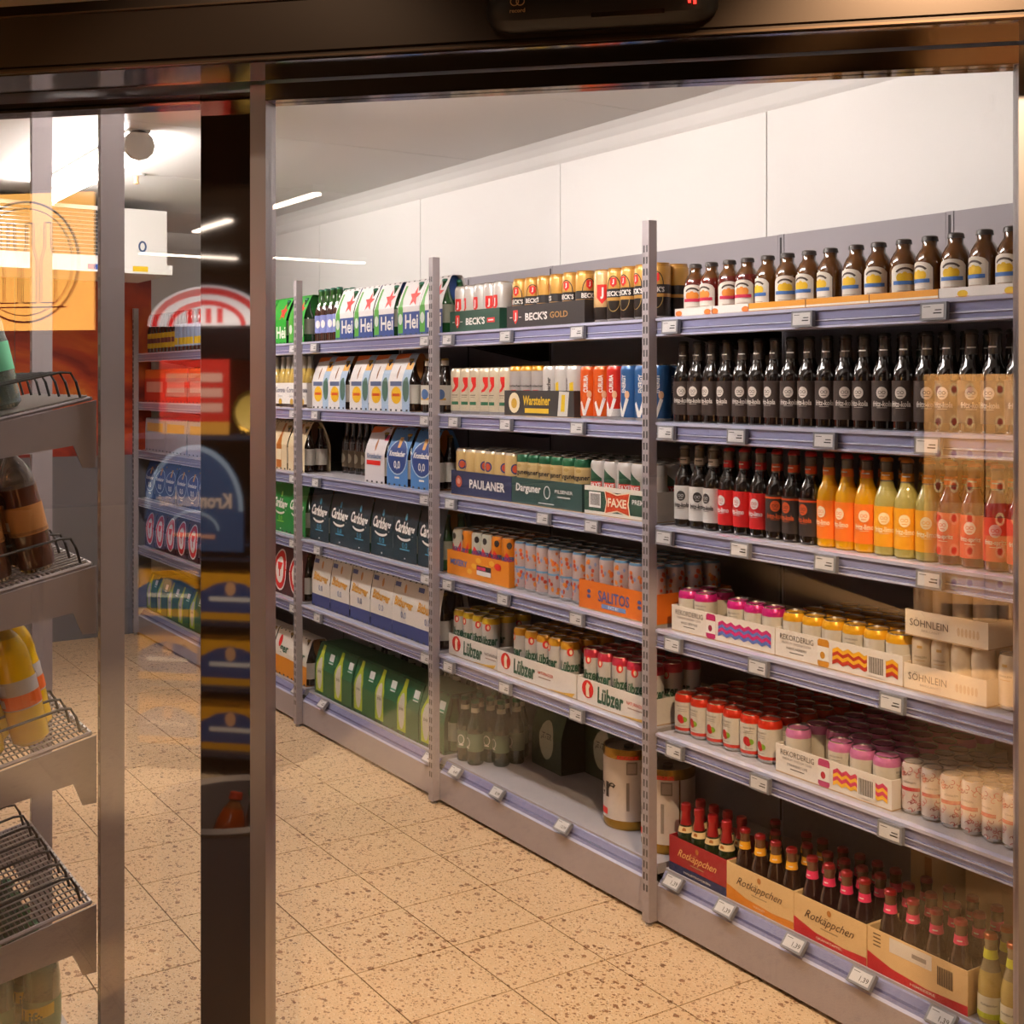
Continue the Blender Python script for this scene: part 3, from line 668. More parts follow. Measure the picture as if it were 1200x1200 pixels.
def fill(proto, desc, b_, s, x0, nx, y0, ny, z, d_=.0668, skip=(), hold='', turn=3.1, grp=None):
    for r in range(ny):
        for i in range(nx):
            if (i, r) in skip: continue
            spawn(proto, '%s, %s from left, %s%s, %s' % (desc, ORD[i], ROWN[r], hold, where(b_, s)), grp or '%ss on the %s' % (desc, where(b_, s)), (x0+i*d_, y0+r*d_, z), turn_of(turn))
def bartray(sub, c1, c2, c3, canc):
    base = cidertray(sub, c1, c2, c3, canc)
    def f(d, m, w_, h_):
        base(d, m, w_, h_); u = w_/2-.075; d.rect(u-.028, u+.028, h_*.12, h_*.82, tc, m, .0018, 1)
        for k in range(11): d.rect(u-.022+k*.004, u-.020+k*.004, h_*.22, h_*.76, INKM, m, .0022, 1)
    return f
z4 = DECKZ[4]+.0006
spawn(tray(.408, .27, .072, tc, cidertray('WILD BERRIES', paint('c9206a'), paint('5b6fae'), paint('8c1438'), paint('b81f5e'))), 'white cider tray with pink and blue zigzag print', 'cider trays', (.2485, .03, z4))
fill(c_pink, 'pink topped cider can', 4, 4, .2485-2.5*.0668, 6, .067, 3, z4+.003, skip=((2, 0), (0, 2), (2, 1), (3, 1), (4, 1), (5, 1), (1, 2), (2, 2), (3, 2), (4, 2), (5, 2)))
spawn(tray(.408, .29, .072, tc, bartray('MANGO-RASPBERRY', paint('e6a81c'), paint('b8321c'), paint('c98a18'), paint('c9861c'))), 'white cider tray with yellow and red zigzag print', 'cider trays', (.659, .03, z4))
fill(c_yel, 'yellow topped cider can', 4, 4, .659-2.5*.0668, 6, .067, 4, z4+.003)
slimw = can('s', .121, .0262, [(0, tin('dcc9ad'))], lambda d, mp, h, r: (d.text('SÖHNLEIN', 0, h*.62, .030, paint('6a5440'), mp), d.rect(-.012, .012, h*.54, h*.55, GOLD, mp), d.rect(-.006, .006, h*.78, h*.83, GOLD, mp)))
def soh(d, m, w_, h_):
    d.text('SÖHNLEIN', -.045, h_*.56, .105, paint('4f4036'), m, .0008, .020); d.text('BRILLANT', -.04, h_*.26, .05, paint('a08a74'), m, .0008, .005)
    for k in range(6): d.disc(.035+k*.010, h_*.48, .004, .010, paint('d0b08c'), m)
stray = tray(.222, .172, .060, paint('e2cfb4'), soh)
spawn(stray, 'cream sparkling wine tray, lower of two stacked', 'stacked sparkling wine trays', (.978, .03, z4))
fill(slimw, 'cream slim can in lower tray', 4, 4, .978-1.5*.0535, 4, .062, 3, z4+.003, .0535, hold='')
spawn(stray, 'cream sparkling wine tray, upper of two stacked', 'stacked sparkling wine trays', (.982, .030, z4+.1255))
fill(slimw, 'cream slim can in upper tray', 4, 4, .982-1.5*.0535, 4, .062, 3, z4+.1285, .0535, hold='')
rowof(slimw, 'loose cream slim can beside the trays', 4, 4, [1.122, 1.180], .070, rows=3, dy=.056)
# -- fifth shelf
z5 = DECKZ[5]+.0006
fill(c_red, 'red cider can', 4, 5, .056, 6, .075, 6, z5, .0672, hold='', turn=.35)
spawn(tray(.375, .440, .072, tc, bartray('STRAWBERRY-LIME', paint('cf3a5c'), paint('eeb22a'), paint('b82a32'), paint('b84068'))), 'white cider tray with pink and yellow zigzag print', 'cider trays', (.6445, .03, z5))
fill(c_rose, 'rose topped cider can', 4, 5, .6445-2*.0715, 5, .067, 6, z5+.003, .0715, skip=((1, 0),))
def swirl(d, mp, h, r):
    rnd = random.Random(3); pc = [paint('b0323c'), paint('c8605f'), paint('8c2a34'), paint('d07a6a')]
    d.rect(-.025, .025, h*.46, h*.53, paint('b02236'), mp, .0009, 8); d.text('SÖHNLEIN', 0, h*.63, .030, paint('6a5a54'), mp)
    for k in range(80):
        u = rnd.uniform(-.075, .075); v = rnd.choice((rnd.uniform(.08, .42), rnd.uniform(.76, .90)))*h; a = rnd.uniform(0, 6); s_ = rnd.uniform(.003, .0065)
        d.ring(u, v, s_, s_, .0015, pc[k % 4], mp, .0005+.00001*k, 8, a, a+4)
swc = can('w', .121, .0262, [(0, tin('ddd0c8'))], swirl)
sx = [XS(p, .072) for p in (1059, 1080, 1104, 1131, 1157, 1182)]
sx[0] = .861
for i in range(1, 6): sx[i] = max(sx[i], sx[i-1]+.054)
rowof(swc, 'white slim can with red swirls', 4, 5, [min(x, 1.195) for x in sx], .072, rows=4, dy=.056, turn=.5)
# -- bottom shelf: piccolo cartons
GRG = glassy('16260f'); FOIL = mat('foil_red', hx('a3161d'), .3, .4, .3)
picc_r = bottle(PICC, lambda z: GRG if z < .122 else FOIL, FOIL, [(.112, .128, paint('d9bd8c'), lambda d, mp: d.disc(0, .119, .006, .007, paint('a5641f'), mp), 'neck_label'), (.02, .07, CRM, None, 'label')], caph=.02, name='sparkling_wine_bottle')
def picc_b(band, liquid, capm, name='wine_bottle'):
    return bottle(PICC, lambda z: liquid if z < .140 else mat('neck_amber', hx('5c3a22'), .06, 0, .4), capm, [(.138, .158, band, lambda d, mp: d.rect(-.006, .006, .145, .148, WH, mp, .0005, 2), 'neck_label'), (.02, .07, CRM, None, 'label')], caph=.011, name='sparkling_wine_bottle')
DKW = glassy('2a120a'); capd = mat('cap_red', hx('8f1318'), .3, .3, .3)
p_yel = picc_b(paint('e5a21c'), DKW, capd); p_pnk = picc_b(paint('dd2f62'), glassy('240a0c'), capd)
z0 = DECKZ[0]+.0006
def rotk(bg, tx_, lo, sub, subw, curve):
    def f(d, m, w_, h_):
        if curve: d.shape([(-w_/2, 0), (w_/2, 0), (w_/2, h_*.20), (w_*.2, h_*.16), (-w_*.2, h_*.22), (-w_/2, h_*.40)], lo, m, .0005)
        else: d.rect(-w_/2, w_/2, 0, h_*.24, lo, m, .0005, 1)
        d.text('Rotkäppchen', 0, h_*.57, w_*.66, tx_, m, .0009, h_*.28); d.disc(0, h_*.84, .007, .008, paint('b5742c'), m); d.rect(-.028, .028, h_*.37, h_*.40, paint('a58a60'), m, .0006, 1)
        d.text(sub, 0, h_*.11, subw, paint('e8dcc8'), m, .0011, .006)
    return f
def car(w_, bg, dec, dd=.195): return tray(w_, dd, .100, bg, dec, back=.100, name='bottle_carton')
crm = paint('dcb983')
spawn(car(.238, paint('9c1620'), rotk(None, paint('f0c878'), paint('1f2a55'), 'HALBTROCKEN', .11, False)), 'red and navy carton of red foil wine bottles', 'wine cartons', (.148, .034, z0))
fill(picc_r, 'red foil wine bottle in carton', 4, 0, .029+.036, 4, .066, 2, z0+.003, .0565, hold='', turn=.3)
spawn(car(.247, crm, rotk(None, paint('4a3626'), paint('d98420'), 'MANGO', .04, True)), 'cream carton with orange wave below', 'wine cartons', (.392, .034, z0))
fill(p_yel, 'wine bottle with yellow neck band', 4, 0, .270+.036, 4, .066, 3, z0+.003, .0575, skip=((1, 2), (2, 1), (0, 1)), hold='', turn=.3)
spawn(car(.236, crm, rotk(None, paint('4a3626'), paint('c01b28'), 'GRANATAPFEL', .085, True)), 'cream carton with red wave below, script facing', 'wine cartons', (.635, .034, z0))
fill(p_pnk, 'pink band wine bottle in script carton', 4, 0, .635-1.5*.0568, 4, .066, 3, z0+.003, .0568, hold='', turn=.3)
def backface(d, m, w_, h_):
    d.shape([(-w_/2, 0), (w_/2, 0), (w_/2, h_*.22), (w_*.1, h_*.16), (-w_*.25, h_*.24), (-w_/2, h_*.42)], paint('c01b28'), m, .0005)
    d.text('HIMBEERE', .02, h_*.10, .07, paint('e8dcc8'), m, .0011, .006)
    for k in range(4): d.rect(-w_/2+.018, -w_/2+.040, h_*(.88-.09*k), h_*(.91-.09*k), paint('6a5236'), m, .0007, 1)
    d.rect(-.075, .045, h_*.62, h_*.96, paint('d8d0c4'), m, .0007, 1); d.rect(-.01, .03, h_*.72, h_*.82, paint('8a8078'), m, .001, 1)
    for k in range(12): d.rect(.06+k*.0036, .062+k*.0036, h_*.40, h_*.82, INKM, m, .0008, 1)
spawn(car(.282, crm, backface), 'cream carton with barcode and white sticker, red wave', 'wine cartons', (.897, .034, z0))
fill(p_pnk, 'pink band wine bottle in barcode carton', 4, 0, .897-1.5*.066, 4, .066, 3, z0+.003, .066, hold='', turn=.3)
LIM = mat('white_wine', hx('b9a256'), .06, 0, .5, .6); LIMN = mat('clear_glass_tint', hx('8d8160'), .06, 0, .4, .6)
p_lim = bottle(PICC, lambda z: LIM if z < .10 else LIMN, mat('cap_copper', hx('a4521f'), .3, .5), [(.138, .158, paint('cfcf2c'), None, 'neck_label'), (.012, .060, paint('e2dcc0'), lambda d, mp: (d.rect(-.086, .086, .012, .024, paint('c3cb2e'), mp, .0006, 16), d.text('Rotkäppchen', 0, .042, .036, INKM, mp)), 'label')], caph=.011, name='sparkling_wine_bottle')
rowof(p_lim, 'clear wine bottle with lime neck band', 4, 0, [1.072, 1.130, 1.190], .068, rows=2, dy=.06, turn=.3)
for i, (x, wd, y, hh, lb) in enumerate(((.70, .11, .33, .23, 'tall cream wine box standing behind the script carton'), (.92, .26, .36, .20, 'wide cream wine box behind the barcode carton'))):
    t = thing('wine_box', lb, 'box', None, (x, y, z0)); put('box', MB().box(-wd/2, wd/2, 0, .12, 0, hh, crm).build('box'), t)
    d = MB(); d.rect(-wd*.1, wd*.1, hh*.3, hh*.8, paint('b5742c') if i == 0 else paint('cfae7c'), front(0), .0006, 1); put('print', d.build('print'), t)

# =================================================================== MIDDLE BAY
X3 = BX[3]
def mkcan(bands, decor=None, h=.168, r=.033, lid=None): return can('x', h, r, bands, decor, lid=lid)
# -- top shelf
def becks(body, badge, txt, top):
    def f(d, mp, h, r):
        d.rect(-.1, .1, h*.46, h*.60, txt, mp, .0005, 16); d.text("BECK'S", 0, h*.53, .052, WH, mp, .0009, .016)
        d.ring(0, h*.62, .024, .040, .003, paint('2a211e'), mp, .0007, 14, 0, 3.14); d.ring(0, h*.40, .022, .034, .002, paint('b99a5a'), mp, .0007, 14, 3.14, 6.28)
        d.shape([(-.010, h*.82), (.010, h*.82), (.011, h*.70), (0, h*.64), (-.011, h*.70)], badge, mp, .0011); d.text('J', 0, h*.745, .006, WH, mp, .0014, .016)
    return f
becks_g = mkcan([(0, tin('2a2320')), (.40, tin('c9964a')), (.46, tin('2a2320')), (.62, tin('d3a04e')), (.93, tin('b98538'))], becks(None, RED, INKM, None), lid=tin('b98538'))
becks_w = mkcan([(0, tin('c9c3bd'))], lambda d, mp, h, r: (d.shape([(-.014, h*.72), (.014, h*.72), (.015, h*.50), (0, h*.38), (-.015, h*.50)], RED, mp), d.text('J', 0, h*.57, .009, WH, mp, .001, .03), d.text("BECK'S", 0, h*.25, .05, paint('7a1c1c'), mp)))
becks_gw = mkcan([(0, tin('2a2320')), (.30, tin('d8b27c'))], lambda d, mp, h, r: (d.shape([(-.017, h*.72), (.017, h*.72), (.018, h*.48), (0, h*.36), (-.018, h*.48)], RED, mp), d.text('J', 0, h*.56, .010, WH, mp, .001, .036)), lid=tin('b98538'))
def beck_t(sub, subc, u):
    def f(d, m, w_, h_):
        x = -w_/2+.055; d.shape([(x-.014, h_*.80), (x+.014, h_*.80), (x+.015, h_*.42), (x, h_*.18), (x-.015, h_*.42)], RED, m); d.text('J', x, h_*.5, .010, WH, m, .001, .030)
        for s in (-1, 1): d.rect(x+s*.028-.008, x+s*.028+.008, h_*.47, h_*.50, WH, m, .0006, 1)
        d.text("BECK'S", x+.125, h_*.48, .13, WH, m, .0009, h_*.34); sub(d, m, x, h_)
    return f
z1 = DECKZ[1]+.0006
bt1 = tray(.340, .27, .078, paint('1f4434'), beck_t(lambda d, m, x, h_: (d.rect(x+.205, x+.255, h_*.36, h_*.58, RED, m, .0007, 1), d.rect(x+.213, x+.247, h_*.44, h_*.50, WH, m, .001, 1)), None, 0))
spawn(bt1, 'dark green beer tray with red and white badge', 'beer trays', (X3+.1875+.02, .03, z1))
fill(becks_w, 'silver beer can with red shield', 3, 1, -1.0425-2*.0662, 5, .067, 3, z1+.003, .0662, turn=.6)
bt2 = tray(.45, .27, .078, paint('2a2322'), beck_t(lambda d, m, x, h_: (d.text('GOLD', x+.255, h_*.48, .10, paint('b98a4c'), m, .0009, h_*.26),), None, 0))
spawn(bt2, 'black brown beer tray with gold lettering', 'beer trays', (-.60, .03, z1))
fill(becks_g, 'gold and black beer can', 3, 1, -.823+.037, 6, .067, 3, z1+.003, .0735, turn=1.0)
gx = [-.332, -.265, -.198, -.131, -.062]
for i, x in enumerate(gx): spawn(becks_gw if i == 0 else becks_g, 'loose tall gold beer can, %s right of the black tray, top shelf' % ORD[i], 'loose gold beer cans', (x, .075, z1), turn_of(.4))
for i, x in enumerate(gx): spawn(becks_g, 'gold beer can behind the loose front cans, %s from left' % ORD[i], 'loose gold beer cans', (x, .145, z1), turn_of(2))
# -- second shelf
def jev(d, mp, h, r):
    d.shape([(-.004, h*.80), (.016, h*.80), (.016, h*.60), (.004, h*.50), (-.010, h*.47), (-.010, h*.52), (.0, h*.56), (.004, h*.62), (-.004, h*.72)], RED, mp); d.rect(-.012, .014, h*.40, h*.42, paint('8a8070'), mp); d.rect(-.010, .012, h*.36, h*.37, paint('8a8070'), mp); d.rect(-.014, .016, h*.20, h*.27, paint('2f6a4a'), mp)
jever = mkcan([(0, tin('dccdb2'))], jev, lid=tin('c9c0ae'))
rowof(jever, 'cream beer can with red hook emblem', 3, 2, [-1.210+.0665*i for i in range(6)], .070, rows=2, dy=.068, turn=.2)
kr_y = mkcan([(0, tin('bdb6b2')), (.90, tin('d99a20'))], lambda d, mp, h, r: (d.text('Krombacher', 0, h*.6, .055, INKM, mp), d.rect(-.012, .012, h*.50, h*.515, RED, mp)), lid=tin('d99a20'))
kr_w = mkcan([(0, tin('d3cdc8')), (.965, tin('d9b53a'))], lambda d, mp, h, r: (d.text('Krombacher', -.012, h*.5, .09, INKM, mp, .0008, .014, math.pi/2), d.shape([(.006, h*.65), (.020, h*.68), (.022, h*.40), (.008, h*.36)], paint('d8b51c'), mp)))
z2 = DECKZ[2]+.0006
def wars(d, m, w_, h_):
    x = -w_/2+.062; d.disc(x, h_*.52, .034, h_*.40, CRM, m); d.disc(x, h_*.5, .018, h_*.2, paint('c79a2e'), m, .001); d.text('Warsteiner', x+.135, h_*.62, .16, paint('d9b02c'), m, .0009, h_*.36); d.rect(x+.065, x+.205, h_*.14, h_*.32, paint('d9b02c'), m, .0007, 1)
    u = w_/2-.06; d.shape([(u-.03, .005), (u+.025, .005), (u+.035, h_*.95), (u-.02, h_*.98)], paint('c9c3bc'), m, .001); d.shape([(u-.012, .02), (u+.010, .02), (u+.014, h_*.85), (u-.006, h_*.85)], paint('d8b51c'), m, .0014)
spawn(tray(.408, .27, .088, paint('34302e'), wars), 'dark grey beer tray with yellow blackletter and oval', 'beer trays', (-.636, .03, z2))
fill(kr_y, 'silver beer can with yellow rim', 3, 2, -.636-2.5*.0668, 3, .067, 3, z2+.003, turn=.6)
fill(kr_w, 'white beer can with vertical lettering', 3, 2, -.636+.5*.0668, 3, .067, 3, z2+.003, turn=.6)
def energy(bg, wd):
    def f(d, mp, h, r):
        d.text(wd, .004, h*.66, .055, WH, mp, .0008, .016, math.pi/2); d.shape([(-.020, h*.30), (-.012, h*.34), (0, h*.16), (.012, h*.40), (.022, h*.38), (.004, h*.06), (-.006, h*.06)], WH, mp, .0007); d.disc(.016, h*.46, .008, .012, paint('e8b28a'), mp)
    return f
cur = mkcan([(0, tin('d9d2cc')), (.05, tin('dd5a16')), (.96, tin('c9c3bd'))], energy(None, 'CURUBA')); curr = mkcan([(0, tin('d9d2cc')), (.2, tin('cf2a1c')), (.96, tin('c9c3bd'))], energy(None, 'CURUBA')); ene = mkcan([(0, tin('d9d2cc')), (.05, tin('2c5c92')), (.96, tin('c9c3bd'))], energy(None, 'ENERGY'))
ex = [-.400, -.330, -.262, -.192, -.124, -.056]
rowof(cur, 'orange mixed beer can', 3, 2, ex[:2], .072, rows=2, turn=.3); rowof(curr, 'red mixed beer can', 3, 2, ex[2:3], .072, rows=2, turn=.3); rowof(ene, 'blue mixed beer can', 3, 2, ex[3:], .072, rows=2, turn=.3)
# -- third shelf
z3 = DECKZ[3]+.0006
pau = mkcan([(0, tin('d9b97c')), (.94, tin('c9bda8'))], lambda d, mp, h, r: (d.ring(0, h*.66, .016, .018, .005, paint('23356e'), mp), d.disc(0, h*.66, .011, .013, paint('c9522c'), mp), d.text('PAULANER', 0, h*.45, .05, NAVY, mp)))
dar = mkcan([(0, tin('cdb27c')), (.78, tin('d8bf88')), (.83, tin('1f5c3c'))], lambda d, mp, h, r: (d.text('Darguner', 0, h*.62, .075, INKM, mp, .0009, .022), d.rect(-.02, .02, h*.50, h*.515, paint('8a7a50'), mp), d.disc(0, h*.76, .010, .006, paint('b89a5a'), mp)))
fax = mkcan([(0, tin('cfcac6'))], lambda d, mp, h, r: (d.shape([(-.020, h*.86), (.022, h*.66), (.022, h*.55), (-.022, h*.55)], paint('234a34'), mp), d.rect(-.022, .022, h*.47, h*.60, RED, mp, .0009, 6), d.text('FAXE', 0, h*.535, .038, WH, mp, .0013, .015)))
pt = tray(.406, .27, .090, paint('2c3252'), lambda d, m, w_, h_: (d.disc(-w_/2+.055, h_*.56, .022, h_*.24, paint('b5543c'), m), d.disc(-w_/2+.055, h_*.58, .012, h_*.12, paint('d9a08a'), m, .001), d.text('PAULANER', .045, h_*.52, .235, WH, m, .0009, h_*.36)))
spawn(pt, 'navy beer tray with white capital lettering', 'beer trays', (-1.000, .03, z3))
fill(pau, 'golden wheat beer can', 3, 3, -1.0-2.5*.0665, 6, .067, 3, z3+.003, .0665, turn=.8)
dt = tray(.406, .285, .090, paint('2a4440'), lambda d, m, w_, h_: (d.text('Darguner', -.10, h_*.60, .15, WH, m, .0009, h_*.38), d.ring(.01, h_*.56, .018, h_*.24, .003, WH, m), d.text('PILSENER', .105, h_*.64, .10, paint('d8d2c8'), m, .0009, h_*.13), d.rect(.07, .14, h_*.42, h_*.47, paint('b8b2a8'), m, .0006, 1), d.rect(-.04, .05, h_*.13, h_*.16, WH, m, .0006, 1)))
spawn(dt, 'dark teal beer tray with white blackletter', 'beer trays', (-.592, .03, z3))
fill(dar, 'green topped pilsener can', 3, 3, -.592-2.5*.0668, 6, .067, 4, z3+.003, turn=.4)
ft = tray(.345, .285, .090, paint('e0d8ca'), lambda d, m, w_, h_: (d.rect(-w_/2, w_/2, h_*.14, h_*.84, paint('2c4a3a'), m, .0005, 1), d.rect(-w_/2+.025, -w_/2+.085, h_*.26, h_*.80, WH, m, .0008, 1), [d.rect(-w_/2+.032+k*.0045, -w_/2+.0345+k*.0045, h_*.34, h_*.74, INKM, m, .001, 1) for k in range(11)],
     d.shape([(-.07, h_*.92), (-.005, h_*.80), (.06, h_*.92), (.05, h_*.5), (.06, h_*.06), (-.005, h_*.20), (-.07, h_*.06), (-.06, h_*.5)], CRM, m, .001), d.shape([(-.064, h_*.86), (-.005, h_*.75), (.054, h_*.86), (.045, h_*.5), (.054, h_*.12), (-.005, h_*.25), (-.064, h_*.12), (-.055, h_*.5)], paint('d0441c'), m, .0014), d.text('FAXE', -.005, h_*.5, .092, CRM, m, .002, h_*.30), d.text('PREMIUM', .115, h_*.60, .095, WH, m, .001, h_*.16)))
spawn(ft, 'white and green beer tray with red flared emblem', 'beer trays', (-.203, .03, z3))
fill(fax, 'white beer can with green triangle', 3, 3, -.203-2*.0672, 5, .067, 4, z3+.003, .0672, turn=.5)
# -- fourth shelf
def mix(d, mp, h, r):
    d.shape([(-.03, h*.50), (-.01, h*.70), (.012, h*.52), (.03, h*.74), (.03, h*.46), (-.03, h*.40)], RED, mp); d.text('MIXERY', 0, h*.56, .06, paint('2f3f7c'), mp, .001, .016); d.disc(0, h*.84, .010, .012, INKM, mp)
mx1 = mkcan([(0, tin('6a9a2c')), (.52, tin('c9c9b8'))], mix); mx2 = mkcan([(0, tin('5f9a2c')), (.60, tin('dc8018'))], mix)
mt = tray(.42, .27, .090, paint('e2861c'), lambda d, m, w_, h_: ([d.disc(-.05+.03*k, h_*(.3+.25*(k % 3)), .018, .010, paint('f0b03a'), m, .0005+.0001*k) for k in range(6)], d.text('MIXERY', -w_/2+.085, h_*.55, .12, paint('5a6aa8'), m, .0012, h_*.24), d.rect(.0, .095, h_*.24, h_*.42, WH, m, .0012, 1), d.rect(.0, .095, h_*.42, h_*.62, INKM, m, .0012, 1), d.rect(.003, .06, h_*.45, h_*.58, paint('c9305c'), m, .0014, 1), d.disc(.14, h_*.72, .022, .012, RED, m, .0012)))
spawn(mt, 'bright orange beer mix tray', 'beer trays', (-1.022, .03, z4))
fill(mx1, 'white and green beer mix can', 3, 4, -1.022-2.5*.067, 6, .067, 3, z4+.003, .067, skip=[(i, r) for i in (1, 4, 5) for r in range(3)], turn=.5)
fill(mx2, 'orange and green beer mix can', 3, 4, -1.022-2.5*.067, 6, .067, 3, z4+.003, .067, skip=[(i, r) for i in (0, 2, 3) for r in range(3)], turn=.5)
def sali(d, mp, h, r):
    rnd = random.Random(5); d.rect(-.1, .1, h*.44, h*.48, paint('6aa0c4'), mp, .0009, 16)
    for k in range(90): d.disc(rnd.uniform(-.10, .10), rnd.uniform(.06, .88)*h, rnd.uniform(.004, .0065), rnd.uniform(.005, .008), (paint('e0701c'), paint('c8401c'), paint('e88a2a'), paint('8f9cc0'))[k % 4], mp, .0004+.000006*k, 7)
sal = mkcan([(0, tin('c9b4b0')), (.93, tin('5f93b8'))], sali)
rowof(sal, 'loose orange pattern can with blue rim', 3, 4, [-.785+.0675*i for i in range(6)], .074, rows=3, turn=.6)
stt = tray(.375, .30, .090, paint('dd6f18'), lambda d, m, w_, h_: (d.text('SALITOS', -.01, h_*.55, .155, paint('45508c'), m, .0009, h_*.38), d.rect(-.07, .05, h_*.15, h_*.30, paint('6a86b8'), m, .0008, 1), d.text('ICE', -.01, h_*.225, .05, WH, m, .0012, h_*.09), [d.disc(s*.125-.01, h_*.55+k*.008, .009, .006, paint('45508c'), m) for s in (-1, 1) for k in (-1, 1)], d.rect(w_/2-.03, w_/2-.012, h_*.2, h_*.75, WH, m, .0007, 1)))
spawn(stt, 'orange tray with blue lettering below pattern cans', 'beer trays', (-.209, .024, z4))
fill(sal, 'pattern can with blue rim', 3, 4, -.396+.037, 5, .062, 4, z4+.003, .0725, turn=3)
# -- fifth shelf
def lub(d, mp, h, r): d.text('Lübzer', 0, h*.52, .075, paint('24523c'), mp, .0009, .034); d.disc(.0, h*.80, .011, .013, RED, mp); d.disc(.002, h*.80, .005, .008, CRM, mp, .0009)
lub_y = mkcan([(0, tin('cbc6c0')), (.86, tin('d9b41c'))], lub); lub_o = mkcan([(0, tin('cbc6c0')), (.84, tin('d99a22'))], lub); lub_p = mkcan([(0, tin('cbc6c0')), (.84, tin('c22c46'))], lub)
def lubt(tx_):
    def f(d, m, w_, h_):
        x = -w_/2+.055; d.disc(x, h_*.60, .030, h_*.36, RED, m); d.shape([(x-.008, h_*.30), (x+.010, h_*.30), (x+.006, h_*.62), (x+.012, h_*.78), (x-.002, h_*.88), (x-.010, h_*.70)], CRM, m, .001); d.text('Lübzer', x+.115, h_*.52, .13, paint('24523c'), m, .0009, h_*.66); d.text('NATURRADLER', x+.24, h_*.60, .09, tx_, m, .0009, h_*.13); d.rect(x+.20, x+.27, h_*.38, h_*.43, paint('a58a7c'), m, .0006, 1)
        d.shape([(w_/2-.16, .003), (w_/2-.02, .003), (w_/2-.005, h_*.22), (w_/2-.07, h_*.10)], paint('d9a83c'), m, .0006)
    return f
wt = paint('ded5cb')
spawn(tray(.33, .27, .078, wt, lubt(paint('5a4a44'))), 'white beer tray with red seal, leftmost on fifth shelf', 'beer trays', (-1.055, .03, z5))
fill(lub_y, 'lemon yellow topped beer can', 3, 5, -1.219+.036, 5, .067, 3, z5+.003, .0645 if False else .0665, skip=((4, 0), (4, 1), (4, 2)), turn=.6)
spawn(tray(.465, .27, .078, wt, lubt(paint('c8401c'))), 'white beer tray with red seal, middle on fifth shelf', 'beer trays', (-.648, .026, z5))
fill(lub_o, 'amber topped beer can', 3, 5, -.878+.10, 5, .067, 3, z5+.003, .0695, turn=.6)
spawn(tray(.37, .27, .078, wt, lubt(paint('c8301c'))), 'white beer tray with red seal, rightmost on fifth shelf', 'beer trays', (-.220, .024, z5))
fill(lub_p, 'crimson topped beer can', 3, 5, -.404+.037, 5, .062, 3, z5+.003, .0725, turn=.6)
# -- bottom shelf: kegs, dark bottles
KEG = mat('keg_print', hx('cdc4c0'), .35, .2, .2); KGOLD = mat('keg_gold', hx('a9812e'), .25, .8)
def keg(wd):
    r, h = .082, .252
    body = MB().lathe([(r*.93, 0, KGOLD), (r*.97, .004, KGOLD), (r, .012, KGOLD), (r, .030, KEG), (r, h-.030, KGOLD), (r*1.015, h-.022, KGOLD), (r, h-.012, KGOLD), (r*.985, h, KGOLD), (r*.95, h, ALUD), (r*.93, h-.012, ALUD), (0, h-.012, ALUD)], 36).build('drum')
    d = MB(); mp = cyl(r); d.text(wd, -.065, h*.48, .10, INKM, mp, .0008, .05); d.rect(-.09, -.05, h*.16, h*.24, RED, mp); d.rect(.02, .055, h*.70, h*.86, paint('7d7470'), mp, .0006); d.rect(.024, .051, h*.72, h*.84, paint('a99b94'), mp, .0009); d.rect(.075, .080, .03, h-.03, KGOLD, mp); d.rect(.02, .03, h*.25, h*.6, paint('8a807a'), mp); d.rect(-.01, .06, h*.885, h*.93, RED, mp, .001)
    return ('beer_keg', 'keg', [('drum', body), ('print', d.build('print')), ('tap_cap', MB().lathe([(.016, h-.012, BLACK), (.016, h-.004, BLACK), (0, h-.003, BLACK)], 14).build('tap_cap'))])
spawn(keg('er'), 'white beer keg with gold rims, further left on bottom shelf', 'party kegs', (XS(737, .175), .175, z0), .55)
spawn(keg('bach'), 'white beer keg with gold rims, against the right upright', 'party kegs', (-.112, .150, z0), .35)
DGR = glassy('0d2016'); GCAP = mat('cap_green', hx('1f5a44'), .35, .4)
dkb = bottle(BEER, lambda z: DGR, GCAP, [(.05, .115, paint('5c6a54'), lambda d, mp: (d.ring(0, .082, .014, .018, .003, WH, mp), d.rect(-.01, .01, .060, .064, WH, mp)), 'label'), (.19, .207, paint('b8b4a4'), None, 'neck_label')], caph=.016, name='beer_bottle')
for i, (x, y) in enumerate(((-1.195, .085), (-1.130, .090), (-1.195, .150), (-1.128, .155), (-1.062, .160), (-1.19, .215), (-1.125, .22), (-1.06, .225), (-1.12, .285))):
    spawn(dkb, 'dark green beer bottle with green cap, %s in the left corner of the middle bay' % ORD[i], 'loose green beer bottles', (x, y, z0), turn_of(.4))
jp = lambda d, m, w_, h_: (d.disc(0, h_*.45, w_*.24, h_*.30, paint('a8a48c'), m), d.text('JEVER', 0, h_*.5, w_*.36, INKM, m, .001))
gpk = multipack(.20, .13, .235, .035, [(0, paint('20301c')), (.5, paint('2a3c1e'))], jp, paint('1a2418'), None)
for i, (x, y) in enumerate(((-.93, .27), (-.72, .36), (-.51, .37))): spawnpack(gpk, 'dark green multipack deep on the middle bay bottom shelf, %s from left' % ORD[i], 'multipacks deep on the bottom shelf', (x, y, z0), -.05)

